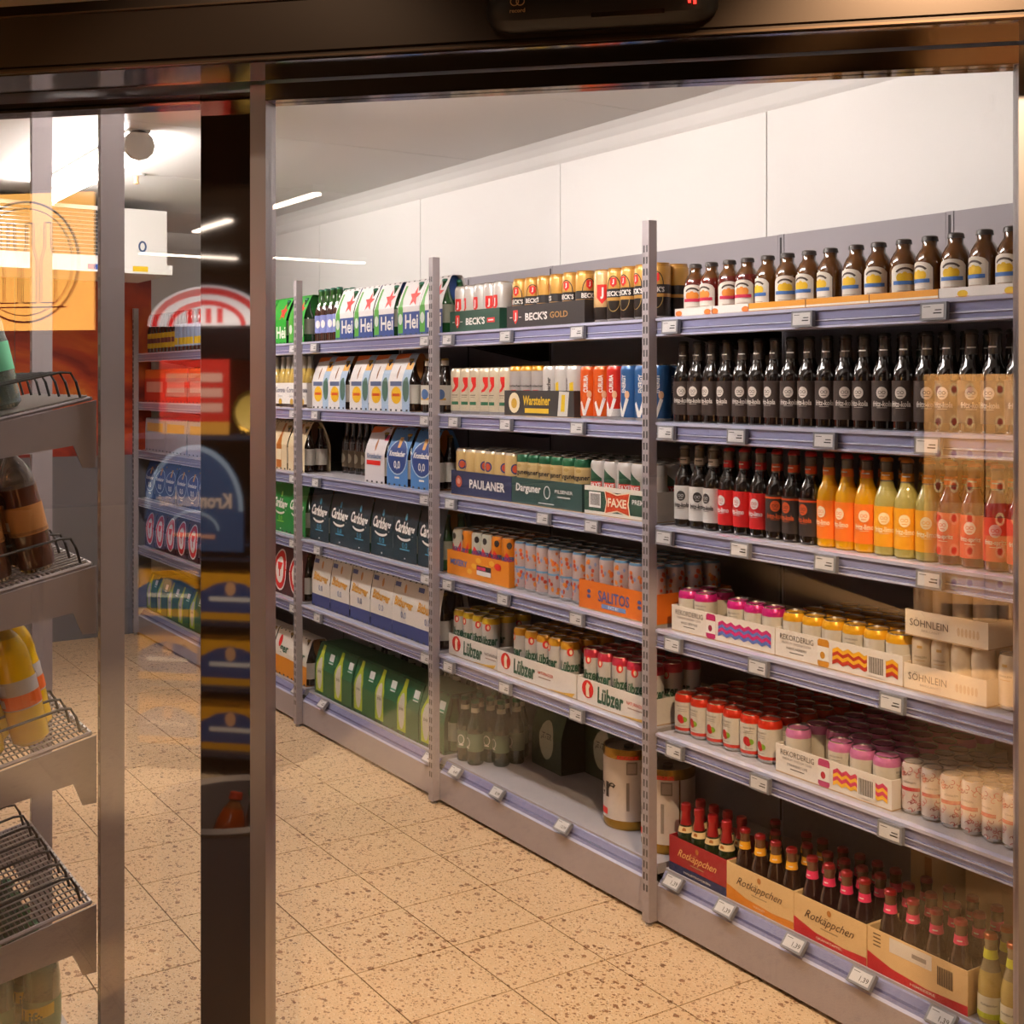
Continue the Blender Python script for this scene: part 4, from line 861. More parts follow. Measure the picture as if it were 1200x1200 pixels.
# =================================================================== LEFT BAY, FAR BAY, LAST BAY
BEERS = [(r, z*.87) for r, z in BEER]
beer_g = bottle(BEERS, lambda z: glassy('1c4a22'), GCAP, [(.04, .11, paint('9a9a86'), None, 'label')], caph=.01, name='beer_bottle')
beer_b = bottle(BEERS, lambda z: glassy('22120a'), mat('cap_gold', hx('9c7a3a'), .35, .5), [(.03, .105, paint('cfc6b8'), lambda d, mp: (d.disc(0, .07, .016, .02, paint('4c6a9a'), mp), d.rect(-.02, .02, .048, .056, paint('c9963a'), mp)), 'label'), (.18, .205, paint('cfc6b8'), None, 'neck_label')], caph=.01, name='beer_bottle')
def hei(bg):
    def f(d, m, w_, h_):
        gp = paint('4f9a34'); x = -w_*.36
        d.shape([(x-.020, .012), (x+.020, .012), (x+.020, h_*.48), (x+.009, h_*.64), (x+.008, h_*.90), (x-.008, h_*.90), (x-.009, h_*.64), (x-.020, h_*.48)], gp, m); d.disc(x, h_*.30, .017, .022, paint('c9cfc4'), m, .001)
        d.star(w_*.20, h_*.68, .043, paint('d8291c'), m); d.text('Hei', w_*.16, h_*.25, .105, WH, m, .0009, .058)
    return f
h00 = multipack(.176, .132, .225, .04, [(0, paint('2c4484')), (.42, paint('e2dcdc'))], hei(0), paint('274a8a'), beer_g)
hgr = multipack(.176, .132, .225, .04, [(0, paint('27962c'))], hei(0), paint('1f7a28'), beer_g)
bx2 = lambda n, x0=-2.445, x1=-1.285: [x0+.1+(x1-x0-.2)*i/(n-1) for i in range(n)]
# top
packs(h00, 'white and blue multipack with red star', 2, 1, [XS(p, .03) for p in (403, 425, 449, 477, 503)])
clb = bottle(BEER, lambda z: glassy('3a1d14') if z < .16 else glassy('2f5a26'), GCAP, [(.04, .12, paint('7d86c0'), lambda d, mp: d.disc(0, .08, .012, .018, WH, mp), 'label')], caph=.01, name='beer_bottle')
rowof(clb, 'brown beer bottle with pale blue label', 2, 1, [-2.43+.0645*i for i in range(4)], .068, rows=2, dy=.064)
# second
def ora(d, m, w_, h_):
    d.shape([(-w_*.5, h_*.9), (-w_*.5, h_), (w_*.15, h_), (w_*.1, h_*.93)], paint('d9651c'), m); d.shape([(w_*.15, 0), (w_*.5, 0), (w_*.5, h_), (w_*.15, h_)], paint('9fb4cc'), m, .0005); d.disc(w_*.33, h_*.38, .026, .05, paint('4a6a5c'), m, .0008); d.rect(w_*.17, w_*.48, h_*.72, h_*.84, paint('dda03a'), m, .0008, 1)
    d.disc(-w_*.12, h_*.28, w_*.24, .035, paint('e6b424'), m); d.rect(-w_*.4, w_*.14, h_*.44, h_*.52, paint('5a6688'), m, .001, 1); d.disc(-w_*.12, h_*.68, .006, .028, paint('8a5a30'), m); d.rect(-w_*.3, w_*.06, h_*.26, h_*.31, paint('c8501c'), m, .0012, 1)
ork = multipack(.176, .132, .232, .042, [(0, paint('d9d3d0'))], ora, paint('b5753c'), beer_b)
packs(ork, 'white radler multipack with orange flap', 2, 2, [XS(p, .03) for p in (374, 394, 420, 443, 466)])
for i, x in enumerate((-1.452, -1.388, -1.325)): spawn(beer_b, 'dark bottle with white label in the open pack, %s from left, %s' % (ORD[i], where(2, 2)), 'bottles in the open pack', (x, .075, DECKZ[2]+.0006), turn_of(.2))
# third
def kromb(d, m, w_, h_):
    d.disc(0, h_*.50, w_*.46, h_*.30, paint('28407c'), m); d.ring(0, h_*.50, w_*.47, h_*.31, .005, paint('b5c8da'), m, .0009); d.shape([(-.014, h_*.84), (.014, h_*.84), (.010, h_*.66), (-.010, h_*.66)], paint('d8a05a'), m, .0012)
    d.text('Krombacher', 0, h_*.56, w_*.74, WH, m, .0012, .022); d.text('0,0', 0, h_*.36, w_*.30, WH, m, .0012, .036); d.rect(-.02, .02, h_*.13, h_*.16, WH, m, .0008, 1)
krk = multipack(.176, .132, .232, .042, [(0, paint('4a7cb4'))], kromb, paint('a8652c'), beer_b)
def krw(d, m, w_, h_):
    d.rect(-w_*.4, w_*.3, h_*.32, h_*.40, RED, m, .001, 1); d.text('Krombacher', 0, h_*.48, w_*.74, paint('6a7898'), m, .0012, .022); d.disc(0, h_*.68, .008, .026, paint('a86a3a'), m); d.shape([(-w_*.5, h_*.88), (-w_*.5, h_), (w_*.3, h_), (w_*.0, h_*.90)], paint('d9651c'), m); d.rect(w_*.30, w_*.5, h_*.76, h_*.86, paint('c8305c'), m, .001, 1)
krp = multipack(.176, .132, .232, .042, [(0, paint('d3cdd0'))], krw, paint('a8652c'), beer_b)
packs(krk, 'blue multipack with white zero lettering', 2, 3, [XS(465, .03), XS(494, .03)])
spawnpack(krp, 'white multipack with red band left of the blue multipacks, third shelf', None, (XS(463, .03)-.18, .03, DECKZ[3]+.0006))
spawnpack(krp, 'white multipack with red band, set back on the third shelf, left bay', None, (-2.03, .24, DECKZ[3]+.0006), .1)
brn = bottle(BEER, lambda z: glassy('1a0e08'), mat('cap_gold', None), [(.03, .105, paint('6a5a44'), lambda d, mp: d.disc(0, .07, .018, .022, paint('b8b098'), mp), 'label')], caph=.01, name='beer_bottle')
for i in range(6): spawn(brn, 'dark brown bottle with round label, %s from left, third shelf, left bay' % ORD[i], 'dark bottles on the third shelf, left bay', (-2.42+.0655*i, .20, DECKZ[3]+.0006), 0)
# fourth
def carl(bg, tint):
    def f(d, m, w_, h_):
        d.text('Carlsberg', 0, h_*.55, w_*.80, WH, m, .0012, .060, -.06); d.ring(-w_*.02, h_*.44, w_*.30, h_*.09, .010, WH, m, .0011, 12, 3.3, 5.9); d.text('0.0', 0, h_*.28, w_*.22, tint, m, .0012, .022); d.disc(0, h_*.76, .009, .014, tint, m); d.rect(-w_*.2, w_*.2, h_*.20, h_*.22, tint, m, .0008, 1); d.disc(0, h_*.06, .006, .003, WH, m)
    return f
cbk = multipack(.197, .132, .235, .022, [(0, paint('16303c')), (.5, paint('1a2a34'))], carl(0, paint('4a9abc')), paint('a06a2a'), beer_g)
cbg = multipack(.197, .132, .235, .022, [(0, paint('1f7a34'))], carl(0, paint('8ac44a')), paint('1a5c2a'), beer_g)
packs(cbk, 'dark teal multipack with white script', 2, 4, bx2(6, -2.47, -1.272)[:], turn=.01)
# fifth
def bit(d, m, w_, h_):
    d.text('Bitburger', 0, h_*.56, w_*.78, paint('d3962c'), m, .0012, .048, -.06); d.text('0.0', 0, h_*.38, w_*.22, paint('6a7ca8'), m, .0012, .026); d.disc(0, h_*.83, .009, .018, paint('c8853c'), m); d.rect(-w_*.46, -w_*.22, h_*.84, h_*.92, paint('4a5a94'), m, .001, 1)
btk = multipack(.192, .132, .230, .018, [(0, paint('343f74')), (.24, paint('d9d2cb'))], bit, paint('2a2c40'), beer_b)
packs(btk, 'white and navy multipack with gold script', 2, 5, bx2(6, -2.465, -1.285), turn=.01)
# bottom
def green0(d, m, w_, h_):
    x = -w_*.22; lg_ = paint('a8b82a')
    d.shape([(x-.036, .014), (x+.036, .014), (x+.038, h_*.60), (x+.016, h_*.80), (x+.012, h_*.97), (x-.012, h_*.97), (x-.016, h_*.80), (x-.038, h_*.60)], lg_, m); d.disc(x, h_*.42, .026, .072, paint('c3bfb4'), m, .0010, 18); d.text('JEVER', x, h_*.45, .036, paint('4a5048'), m, .0014); d.rect(w_*.20, w_*.42, h_*.68, h_*.86, paint('d3d6d4'), m, .001, 1); d.rect(w_*.20, w_*.42, h_*.70, h_*.73, paint('2f8a6a'), m, .0013, 1)
gnk = multipack(.192, .20, .225, .03, [(0, paint('2c5a30')), (.5, paint('1c5a38'))], green0, paint('1c3a22'), beer_g)
packs(gnk, 'green multipack with lime bottle picture', 2, 0, bx2(6, -2.45, -1.29), y=.04)
for i in range(6):
    for j in range(2): spawn(dkb, 'green capped bottle behind the lime picture multipacks, %s from left, %s row' % (ORD[i], ('near', 'rear')[j]), 'bottles behind the green multipacks', (-2.36+.19*i, .29+.07*j, z0), 0)
# far bay
packs(hgr, 'green multipack with red star', 1, 1, [-3.62+.1965*i for i in range(6)])
cor = bottle(BEER, lambda z: glassy('b89a4a') if z < .17 else mat('clear_pale', hx('a8a49c'), .06, 0, .4), mat('cap_silver', None), [(.05, .11, WH, None, 'label')], caph=.01, name='beer_bottle')
for i in range(3):
    x = -3.49+.395*i
    spawn(tray(.39, .2, .115, WH, lambda d, m, w_, h_: ([(d.text('Corona', u, h_*.72, .11, paint('5a5a70'), m, .001, .026), d.text('Extra', u, h_*.46, .05, paint('8a8a94'), m, .001, .012), d.disc(u, h_*.22, .020, .016, paint('c79a2e'), m)) for u in (-.115, .02, .145)], d.rect(-w_/2, w_/2, 0, h_*.14, paint('3a2c24'), m, .0006, 1))), 'white lager tray with gold seals, %s from left, %s' % (ORD[i], where(1, 2)), 'white lager trays', (x, .03, DECKZ[2]+.0006))
    for k in range(6): spawn(cor, 'clear lager bottle in white tray, %s of six, %s tray, far bay' % (ORD[k], ORD[i]), 'clear lager bottles', (x-.155+.062*k, .068, DECKZ[2]+.004), 0)
crk = multipack(.192, .132, .232, .042, [(0, paint('d9c4a0'))], lambda d, m, w_, h_: (d.shape([(-.03, .01), (.03, .01), (.03, h_*.5), (.012, h_*.7), (.012, h_*.95), (-.012, h_*.95), (-.012, h_*.7), (-.03, h_*.5)], paint('b56a24'), m), d.rect(-.028, .028, h_*.2, h_*.42, CRM, m, .001, 1)), paint('5a3418'), beer_b)
packs(crk, 'cream multipack with amber bottle picture', 1, 3, [-3.62+.1965*i for i in range(6)])
packs(cbg, 'green multipack with white script', 1, 4, [-3.622+.198*i for i in range(6)])
rdk = multipack(.192, .132, .225, .02, [(0, paint('4a1616'))], lambda d, m, w_, h_: (d.disc(0, h_*.5, w_*.40, h_*.44, RED, m), d.ring(0, h_*.5, w_*.40, h_*.44, .008, WH, m, .001), d.disc(0, h_*.5, w_*.24, h_*.28, WH, m, .0012), d.shape([(-.03, h_*.66), (.03, h_*.66), (.018, h_*.52), (.006, h_*.50), (.006, h_*.36), (-.006, h_*.36), (-.006, h_*.50), (-.018, h_*.52)], RED, m, .0016)), paint('5a1a18'), beer_b)
packs(rdk, 'dark red multipack with red white oval', 1, 5, [-3.62+.1965*i for i in range(6)])
wok = multipack(.192, .132, .215, .03, [(0, paint('d98a1c')), (.42, paint('ddd6cc'))], lambda d, m, w_, h_: (d.disc(-w_*.2, h_*.74, .018, .028, RED, m), d.text('ger', .02, h_*.56, .10, paint('2f5a44'), m, .001, .04)), paint('b06a1c'), beer_b)
packs(wok, 'white and orange multipack with red dot', 1, 0, [-3.62+.1965*i for i in range(6)], y=.04)
# last bay, seen through the fixed glass
ylb = bottle(BEER, lambda z: glassy('2c1208'), DKCAP, [(.03, .12, paint('c9a41c'), lambda d, mp: d.rect(-.02, .02, .06, .09, paint('6a3030'), mp), 'label')], caph=.01, name='beer_bottle')
rowof(ylb, 'brown bottle with yellow label', 0, 1, [-4.93+.066*i for i in range(8)], .07, rows=1)
bly = bottle(BEER, lambda z: glassy('2c1208'), DKCAP, [(.03, .16, paint('9aa8c8'), lambda d, mp: d.rect(-.02, .02, .04, .08, paint('d8b01c'), mp), 'label')], caph=.01, name='beer_bottle')
rowof(bly, 'bottle with pale blue label', 0, 1, [-4.93+.066*8+.066*i for i in range(9)], .07, rows=1)
rck = multipack(.39, .26, .20, .004, [(0, paint('c8351c')), (.72, paint('d8641c'))], lambda d, m, w_, h_: (d.rect(-w_*.4, w_*.4, h_*.30, h_*.62, paint('d99a8a'), m, .0008, 1),), paint('a8281c'), None, notch=6, openends=False)
packs(rck, 'red beer carton', 0, 2, [-4.77, -4.37, -3.975])
bwk = multipack(.39, .26, .20, .004, [(0, paint('a8a8b8'))], lambda d, m, w_, h_: (d.rect(-w_*.4, w_*.4, h_*.6, h_*.85, paint('c9a05a'), m, .0008, 1),), paint('8a8a98'), None, notch=6, openends=False)
packs(bwk, 'pale grey beer carton', 0, 3, [-4.77, -4.37, -3.975])
nvk = multipack(.192, .132, .232, .03, [(0, paint('2f4a80'))], kromb, paint('203058'), beer_b)
packs(nvk, 'navy multipack with white lettering', 0, 4, [-4.87+.198*i for i in range(6)])
packs(rdk, 'dark red multipack with oval', 0, 5, [-4.87+.198*i for i in range(6)])
packs(gnk, 'green multipack with bottle picture', 0, 0, [-4.87+.198*i for i in range(6)], y=.04)

# =================================================================== left rack with tilted wire shelves
RX, RY, RW = -.0135, -1.575, .665
for i, lb in enumerate(('nearest grey upright of the soft drink rack', 'further grey upright of the soft drink rack')):
    t = thing('rack_upright', lb, 'upright', 'soft drink rack uprights', (RX-RW*i, RY, 0))
    put('post', MB().box(-.012, .012, -.0, .052, .0, 2.30, STEEL).build('post'), t)
    d = MB()
    for k in range(44): d.box(-.006, .006, -.0008, .0, .1+k*.05, .125+k*.05, WIREW)
    put('slots', d.build('slots'), t)
TILT = math.radians(13); TD = .30
ct, sn = math.cos(TILT), math.sin(TILT)
brp = [(.0, .0), (TD, -TD*.233), (TD, -TD*.233-.07), (.05, -.100), (.03, -.150), (-.0, -.150)]
def trk(x, t, z): return (x, -t*ct+z*sn*0, -t*sn+z)                     # along the slope, z straight up
sh = 0
RZ = [1.527, 1.159, .782, .406]
for bayi in range(1):
    for k, z in enumerate(RZ):
        nm = ('highest', 'second', 'third', 'lowest')[k]; bn = ('near', 'far')[bayi]
        t = thing('wire_shelf', 'tilted wire shelf, %s one in the %s section of the soft drink rack' % (nm, bn), 'shelf', 'tilted wire shelves', (RX-RW*bayi, RY, z))
        for x in (-.022, -RW+.018): put('bracket', MB().prism(brp, x, x+.004, STEEL, lambda u, v, t_: (t_, -u-.001, v)).build('bracket'), t)
        fr = MB()
        for x in (-.028, -RW+.028): fr.tube([trk(x, .012, .006), trk(x, TD-.005, .006)], .005, STEEL)
        for q_ in (.012, TD-.005): fr.tube([trk(-.028, q_, .006), trk(-RW+.028, q_, .006)], .005, WIREW)
        put('frame', fr.build('frame'), t)
        wr_ = MB()
        for j in range(1, 20): x = -.028-(RW-.056)*j/20; wr_.tube([trk(x, .012, .012), trk(x, TD-.005, .012)], .0022, WIREW, 5)
        put('long_wires', wr_.build('long_wires'), t)
        wr_ = MB()
        for j in range(1, 26): q_ = .012+(TD-.017)*j/26; wr_.tube([trk(-.028, q_, .007), trk(-RW+.028, q_, .007)], .0022, WIRE, 4)
        put('cross_wires', wr_.build('cross_wires'), t)
        for j in range(7):
            x = -.045-.0955*j
            pts = [trk(x, .03, .012), trk(x, .04, .05), trk(x, .052, .072), trk(x, .075, .078), trk(x, TD-.01, .078), trk(x, TD-.006, .012)]
            put('lane_divider', MB().tube(pts, .0032, WIRE, 6).build('lane_divider'), t)
t = thing('drink_rack_deck', 'low grey base deck of the soft drink rack', 'base unit', None, (RX-RW/2, RY, 0))
put('deck', MB().box(-RW/2, RW/2, -.30, 0, .012, .03, DECK).build('deck'), t); put('kick_plate', MB().box(-RW/2, RW/2, -.28, -.26, 0, .012, STEEL).build('kick_plate'), t)
PETL = lambda h_, tr=.35: mat('pet_'+h_, hx(h_), .08, 0, .5, .5, trans=tr)
def petb(liq, topm, capm, labm, dec, fillz=.22):
    return bottle([(r*.96, z) for r, z in PET], lambda z: liq if z < fillz else topm, capm, [(.085, .150, labm, dec, 'label')], caph=.018, capr=.0155, name='soft_drink_bottle')
CLRP = PETL('b8b4a8', .7)
fan = petb(PETL('f0c00c', .12), PETL('e6c040', .4), paint('8a7f78'), paint('b8b0ac'), lambda d, mp: (d.rect(-.12, .12, .088, .118, paint('e0661c'), mp, .0006, 16), d.rect(-.03, .03, .122, .146, paint('c9c9d4'), mp, .0007, 6), d.rect(-.02, .02, .094, .112, WH, mp, .0009, 6)))
jui = petb(PETL('5a3424', .1), PETL('a89a90', .6), paint('c81a14'), paint('b07840'), lambda d, mp: (d.rect(-.12, .12, .088, .094, paint('8a5a30'), mp, .0006, 16), d.rect(-.01, .015, .100, .120, WH, mp, .0009, 4)), .19)
wat = petb(PETL('9aa8a0', .7), PETL('5a9a78', .5), paint('2c7a4c'), paint('5fae84'), lambda d, mp: d.rect(-.03, .03, .10, .135, WH, mp, .0007, 6))
lif = petb(PETL('6a8a78', .5), PETL('7d9a88', .5), paint('2c6a44'), paint('4a7a5c'), lambda d, mp: (d.shape([(-.05, .10), (.05, .12), (.05, .146), (-.05, .126)], paint('c9b41c'), mp), d.text('Lift', 0, .115, .05, paint('1f5a38'), mp, .001)), .21)
oru = petb(PETL('b5501c', .2), PETL('b8784c', .5), paint('c8401c'), paint('b8401c'), lambda d, mp: d.rect(-.03, .03, .10, .135, WH, mp, .0007, 6))
def onrack(proto, desc, k, lanes, ts, bayi=0):
    for a in lanes:
        for j, tq in enumerate(ts):
            x = RX-RW*bayi-.0925-.0955*a
            p = Vector((x, RY-tq*ct-.0, RZ[k]-tq*sn+.0165))
            spawn(proto, '%s, %s lane from the near upright, %s from the back' % (desc, ORD[a+6*bayi], ORD[j]), desc+'s on the wire rack', tuple(p), 0, (TILT, 0, 0))
onrack(wat, 'green water bottle', 0, (1, 2, 3), (.165, .258))
onrack(jui, 'red capped juice bottle', 1, (0, 1, 2, 3), (.112, .205))
onrack(fan, 'yellow orangeade bottle', 2, (0, 2, 3), (.125, .22)); onrack(fan, 'yellow orangeade bottle', 2, (1,), (.095, .19))
onrack(oru, 'orange soft drink bottle', 3, (2, 3, 4), (.20, .29))
for a in range(5):
    for j in range(2): spawn(lif, 'green tinted lemonade bottle on the rack base, %s from near end, %s row' % (ORD[a], ('rear', 'front')[j]), 'bottles on the rack base', (RX-.14-.095*a, RY-.09-.1*j, .0306), turn_of(.5))

# =================================================================== the shop in front of the glass (seen as reflections)
struct(put('ceiling_shop', MB().prism([(15, -16), (15, 1.2), (3.5, 1.2), (-4.5, -6.8), (-4.5, -16)], 3.1, 3.2, mat('shop_ceiling', (.035, .03, .03), .8), lambda u, v, t: (u, v, t)).build('ceiling_shop')), 'dark shop ceiling in front of the cold room')
ws = struct(put('wall_shop', MB().box(15, 15.1, -16, 1.2, 0, 3.1, mat('shop_wall', (.06, .045, .035), .7)).build('wall_shop')), 'dark shop wall opposite the cold room')
put('wall_section', MB().box(-4.5, 15, -16.1, -16, 0, 3.1, MATS['shop_wall']).build('wall_section'), ws)
def shoptube(px_, py_, D, L, lb, axis=1):
    p = mirrored(px_, py_, D); p.z = 3.04
    t = thing('shop_lamp', lb, 'lamp', 'lamps of the shop', tuple(p), 0 if axis else math.pi/2)
    put('housing', MB().box(-.05, .05, -L/2, L/2, .0, .06, BLACK).build('housing'), t)
    put('tube', MB().box(-.03, .03, -L/2+.02, L/2-.02, -.02, 0, SHOPT).build('tube'), t)
shoptube(343, 235, 10.0, 1.0, 'shop tube lamp reflected beside the aluminium stile'); shoptube(244, 263, 11.5, 1.0, 'shop tube lamp reflected in the dark stile'); shoptube(218, 299, 14.2, 1.2, 'far shop tube lamp reflected by the air cooler', 0); shoptube(375, 307, 14.8, 1.2, 'far shop tube lamp reflected above the far bay', 0)
def spot(loc, tgt, en, size, lb, colr=(1, .70, .42)):  # added spotlight with a head, brings extra light where it aims
    t = thing('added_spot', lb, 'spotlight', 'added shop spotlights', loc)
    put('head', MB().lathe([(.035, 0, BLACK), (.05, .04, BLACK), (.05, .15, BLACK), (.02, .17, BLACK)], 16).build('head'), t); put('bracket', MB().box(-.01, .01, -.01, .01, .17, .26, BLACK).build('bracket'), t)
    l = bpy.data.lights.new('spot_light', 'SPOT'); l.energy = en; l.color = colr; l.spot_size = size; l.spot_blend = .5; l.shadow_soft_size = .04
    o = bpy.data.objects.new('spot_light', l); col.objects.link(o); o.parent = t; o.location = (0, 0, -.02); v = Vector(tgt)-Vector(loc); o.rotation_euler = v.to_track_quat('-Z', 'Y').to_euler()

def back(d=0., u0=0., v0=0.): return lambda u, v, l=0.: (-u+u0, d+l, v+v0)           # a face that looks to the glass
# added spots that throw pools of warm light in the aisle by the pallet
for i, (px_, D) in enumerate(((1185, 3.5), (1182, 4.7), (1168, 6.4))):
    g = mirrored(px_, 450, D); g.z = 0
    spot((g.x+.1, g.y-.1, 2.82), tuple(g), P_SPOT*(4, 22, 34)[i], math.radians((16, 15, 19)[i]), 'added black spotlight over the pallet aisle, %s from the glass' % ORD[i])
# pallet of cartons
pp = mirrored(1178, 450, 8.6); pp.z = 0
t = thing('pallet', 'wooden pallet below the stacked cartons in the shop', 'pallet', None, tuple(pp), math.pi/4)
for k in range(5): put('board', MB().box(-.6, .6, -.4+k*.17, -.28+k*.17, .10, .125, CARD).build('board'), t)
for k in range(3): put('bearer', MB().box(-.58+k*.53, -.48+k*.53, -.4, .4, 0, .10, CARD).build('bearer'), t)
M45 = Matrix.Rotation(math.pi/4, 4, 'Z')
pal = [paint('c9a06a'), CARD, paint('b5803c'), paint('a8341f')]
for L_ in range(7):
    for k in range(3):
        c_ = pp+M45 @ Vector((-.39+k*.39, 0, .126+L_*.215))
        t = thing('drinks_carton', 'brown drinks carton on the shop pallet, %s layer, %s from left' % (ORD[L_], ORD[k]), 'carton', 'cartons stacked on the shop pallet', tuple(c_), math.pi/4)
        put('box', MB().box(-.19, .19, -.38, .38, 0, .213, pal[(L_*2+k*3) % 4 if (L_+k) % 3 == 0 else (L_+k) % 2]).build('box'), t)
        d = MB()
        for u in (-.10, 0, .10): d.disc(u, .11, .030, .045, paint('d9c9a8'), back(.38), .001, 12); d.disc(u, .11, .018, .026, paint('7a2a1c'), back(.38), .002, 10)
        put('print', d.build('print'), t)
spot((pp.x-1.3, pp.y+1.5, 2.82), (pp.x, pp.y, .9), P_SPOT*26, math.radians(44), 'added black spotlight aimed at the carton pallet')  # added lamp to brighten the pallet in the reflection
# orange light box with a bottle drawing
LB = mat('light_box', (1., .47, .10), emit=7.)
lp = mirrored(22, 305, 6.0)
t = thing('light_box', 'orange backlit sign with a line drawing of bottles', 'sign', None, tuple(lp), math.pi/4)
put('case', MB().box(-.36, .36, -.10, 0, -.35, .35, BLACK).build('case'), t); put('panel', MB().box(-.345, .345, 0, .006, -.335, .335, LB).build('panel'), t)
d = MB(); m_ = back(.006); br_ = paint('6a3a14')
d.ring(.03, 0, .30, .30, .010, br_, m_, .001, 40); d.ring(.03, 0, .265, .265, .005, br_, m_, .001, 40)
for u in (-.10, .0, .10, .18):
    o_ = [(-.04, -.20), (.04, -.20), (.04, .0), (.018, .08), (.018, .19), (-.018, .19), (-.018, .08), (-.04, .0)]
    for (a, c), (e, f_) in zip(o_, o_[1:]+o_[:1]):
        n_ = math.hypot(e-a, f_-c); x_, y_ = -(f_-c)/n_*.003, (e-a)/n_*.003
        d.shape([(u+a-x_, c-y_), (u+e-x_, f_-y_), (u+e+x_, f_+y_), (u+a+x_, c+y_)], br_, m_, .001)
d.rect(-.2, .26, -.225, -.218, br_, m_, .001, 1)
put('drawing', d.build('drawing'), t)
put('pole', MB().box(-.02, .02, -.08, -.04, -lp.z, -.35, BLACK).build('pole'), t)
# display tower with beer packs
DT = 5.0; dp = mirrored(232, 450, DT); dp.z = 0
t = thing('display_tower', 'dark display tower with an arched red and white sign', 'display', None, tuple(dp), math.pi/4)
put('back_board', MB().box(-.31, .31, -.26, -.24, 0, 1.80, mat('tower_navy', (.02, .025, .05), .5)).build('back_board'), t)
for x in (-.31, .29): put('side_board', MB().box(x, x+.02, -.24, .10, 0, 1.36, MATS['tower_navy']).build('side_board'), t)
for z in (.10, .36, .62, .88, 1.36): put('shelf', MB().box(-.29, .29, -.24, .10, z-.02, z, MATS['tower_navy']).build('shelf'), t)
d = MB(); ARC = mat('arch_white', (.95, .9, .9), emit=2.2); ARR = mat('arch_red', (.75, .03, .03), emit=2.2); m_ = back(.0)
n_ = 20; d.prism([(.27*math.cos(math.pi*k/n_), 1.80+.165*math.sin(math.pi*k/n_)) for k in range(n_+1)], -.02, .0, ARC, lambda u, v, q_: (u, q_, v))
d.ring(0, 1.80, .255, .155, .028, ARR, m_, .002, 24, 0, math.pi); d.ring(0, 1.80, .18, .105, .022, ARR, m_, .002, 24, 0, math.pi)
for k in range(4): d.rect(-.08+.05*k, -.055+.05*k, 1.81, 1.87, ARR, m_, .002, 1)
put('arched_sign', d.build('arched_sign'), t)
put('arch_panel', MB().prism([(.22*math.cos(math.pi*k/16), 1.06+.26*math.sin(math.pi*k/16)) for k in range(17)]+[(-.22, .90), (.22, .90)], .105, .115, paint('35507c'), lambda u, v, q_: (u, q_, v)).build('arch_panel'), t)
d = MB(); m_ = back(.115); d.ring(0, 1.06, .22, .26, .02, paint('9ab0cc'), m_, .001, 24, 0, math.pi); d.text('Krombacher', 0, 1.10, .34, paint('e0c8b8'), m_, .002, .06); d.ring(0, .98, .12, .08, .012, paint('9ab0cc'), m_, .002, 16, 0, math.pi); d.rect(-.1, .1, .95, .965, paint('d9a08a'), m_, .002, 1)
put('print', d.build('print'), t)
YLW, BLU = paint('e5a01c'), paint('34487c')
for k, z in enumerate((.1005, .3605, .6205)):
    for j in range(2):
        c_ = dp+M45 @ Vector((-.145+.29*j, -.06, z))
        q_ = thing('beer_pack', 'yellow and blue beer pack in the display tower, %s shelf, %s side' % (('lowest', 'middle', 'upper')[k], ('left', 'right')[j]), 'beer pack', 'packs in the display tower', tuple(c_), math.pi/4)
        put('wrap', MB().box(-.13, .13, -.13, .13, 0, .20, YLW).build('wrap'), q_)
        d = MB(); m_ = back(.13); d.shape([(-.13, .03), (.13, .03), (.13, .11), (.06, .145), (0, .155), (-.06, .145), (-.13, .11)], BLU, m_, .001); d.disc(0, .125, .022, .028, paint('e0a87c'), m_, .002); d.rect(-.09, .09, .075, .092, WH, m_, .002, 1)
        put('print', d.build('print'), q_)
c_ = dp+M45 @ Vector((-.02, -.07, 1.3605)); q_ = thing('beer_crate', 'red beer carton with gold edges on the display tower', 'carton', None, tuple(c_), math.pi/4)
put('box', MB().box(-.16, .16, -.14, .14, 0, .30, paint('c8281c')).build('box'), q_)
d = MB(); m_ = back(.14); d.rect(-.16, .16, 0, .05, paint('d99a3c'), m_, .001, 1)
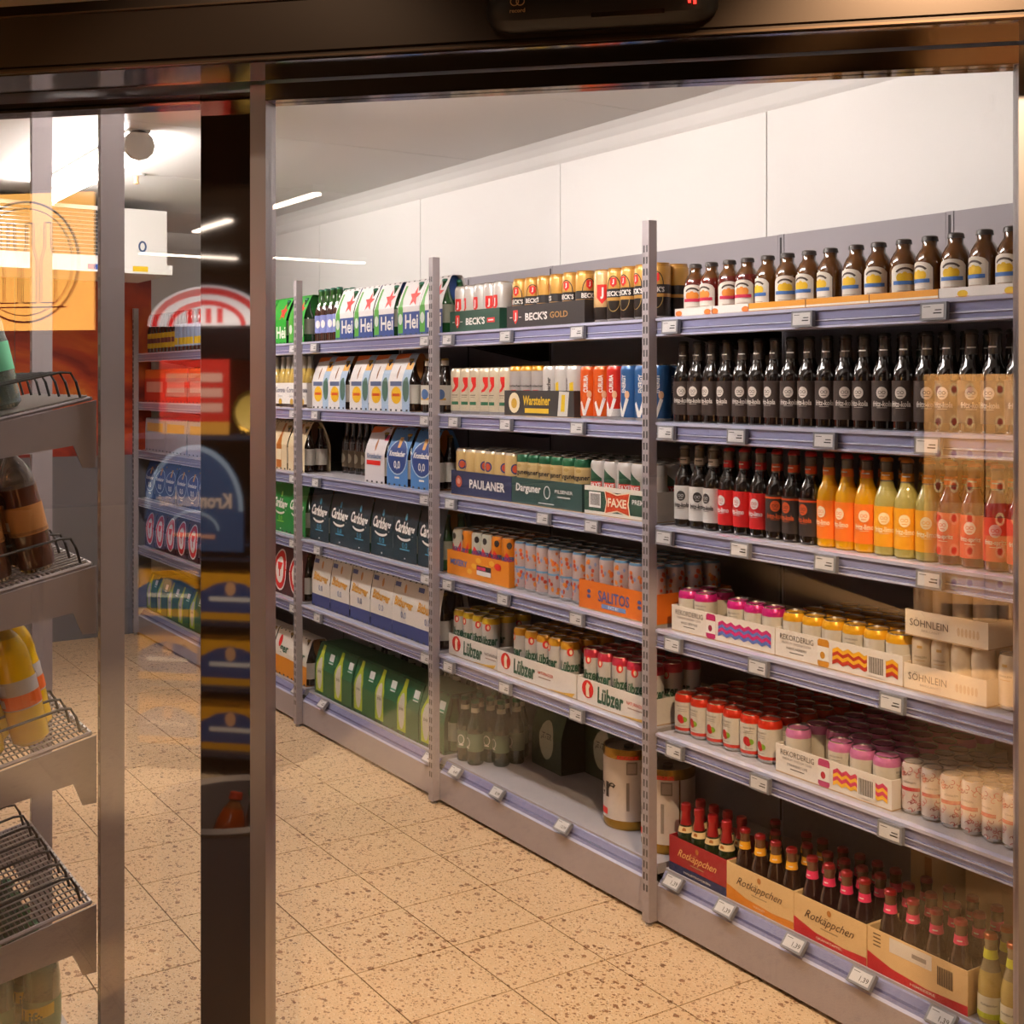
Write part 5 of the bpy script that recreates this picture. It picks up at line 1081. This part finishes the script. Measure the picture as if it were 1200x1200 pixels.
for k in range(3): d.rect(-.13, .13, .09+.06*k, .125+.06*k, paint('e0a898'), m_, .001, 1)
put('print', d.build('print'), q_)
c_ = dp+M45 @ Vector((.235, -.05, 1.362)); q_ = thing('gold_keg', 'gold party keg lying on the display tower', 'keg', None, tuple(c_), math.pi/4)
RK = Matrix.Translation((0, -.12, .088)) @ Matrix.Rotation(-math.pi/2, 4, 'X')
put('drum', MB().lathe([(.075, 0, KGOLD), (.087, .012, KGOLD), (.087, .235, KGOLD), (.080, .245, KGOLD), (.070, .238, paint('d9b95c')), (0, .238, paint('d9b95c'))], 28, RK).build('drum'), q_)
spot((dp.x-.75, dp.y+.95, 2.82), (dp.x, dp.y, .95), P_SPOT*15, math.radians(46), 'added black spotlight aimed at the display tower', (1, .86, .72))  # added lamp so the tower shows up in the glass
# returns bin
bp = mirrored(262, 450, 3.0); bp.z = 0
t = thing('bottle_bin', 'grey round bin filled with empty bottles in the shop', 'bin', None, tuple(bp))
put('drum', MB().lathe([(.17, 0, STEEL), (.18, .02, STEEL), (.20, .52, STEEL), (.21, .53, STEEL), (.20, .54, STEEL), (.185, .53, STEEL), (.165, .05, STEELD), (0, .05, STEELD)], 28).build('drum'), t)
for i, (pr, x, y, a) in enumerate(((oru, -.08, .07, .2), (wat, .09, .06, -.2))):
    spawn(pr, 'empty soft drink bottle sticking out of the shop bin, %s one' % ORD[i], 'bottles in the bin', (bp.x+x, bp.y+y, .30+.03*i), 0, (a, .3*(-1)**i, 0))
spot((bp.x+.5, bp.y+.2, 2.82), (bp.x, bp.y, .4), P_SPOT*7, math.radians(24), 'added black spotlight over the bottle bin')  # added lamp to lift the bin's reflection
# added warm spot, shines through the door to brighten the lower shelves
g = door(.42, -1.25, 2.82); spot(tuple(g), (.62, .05, .35), P_SPOT*8, math.radians(46), 'added black spotlight that shines through the glass door')
g = door(-.9, -.9, 2.82); spot(tuple(g), (.4, -.9, 0), P_SPOT*.8, math.radians(60), 'added black spotlight left of the motion sensor', (1, .78, .55))  # added lamp to light the door header
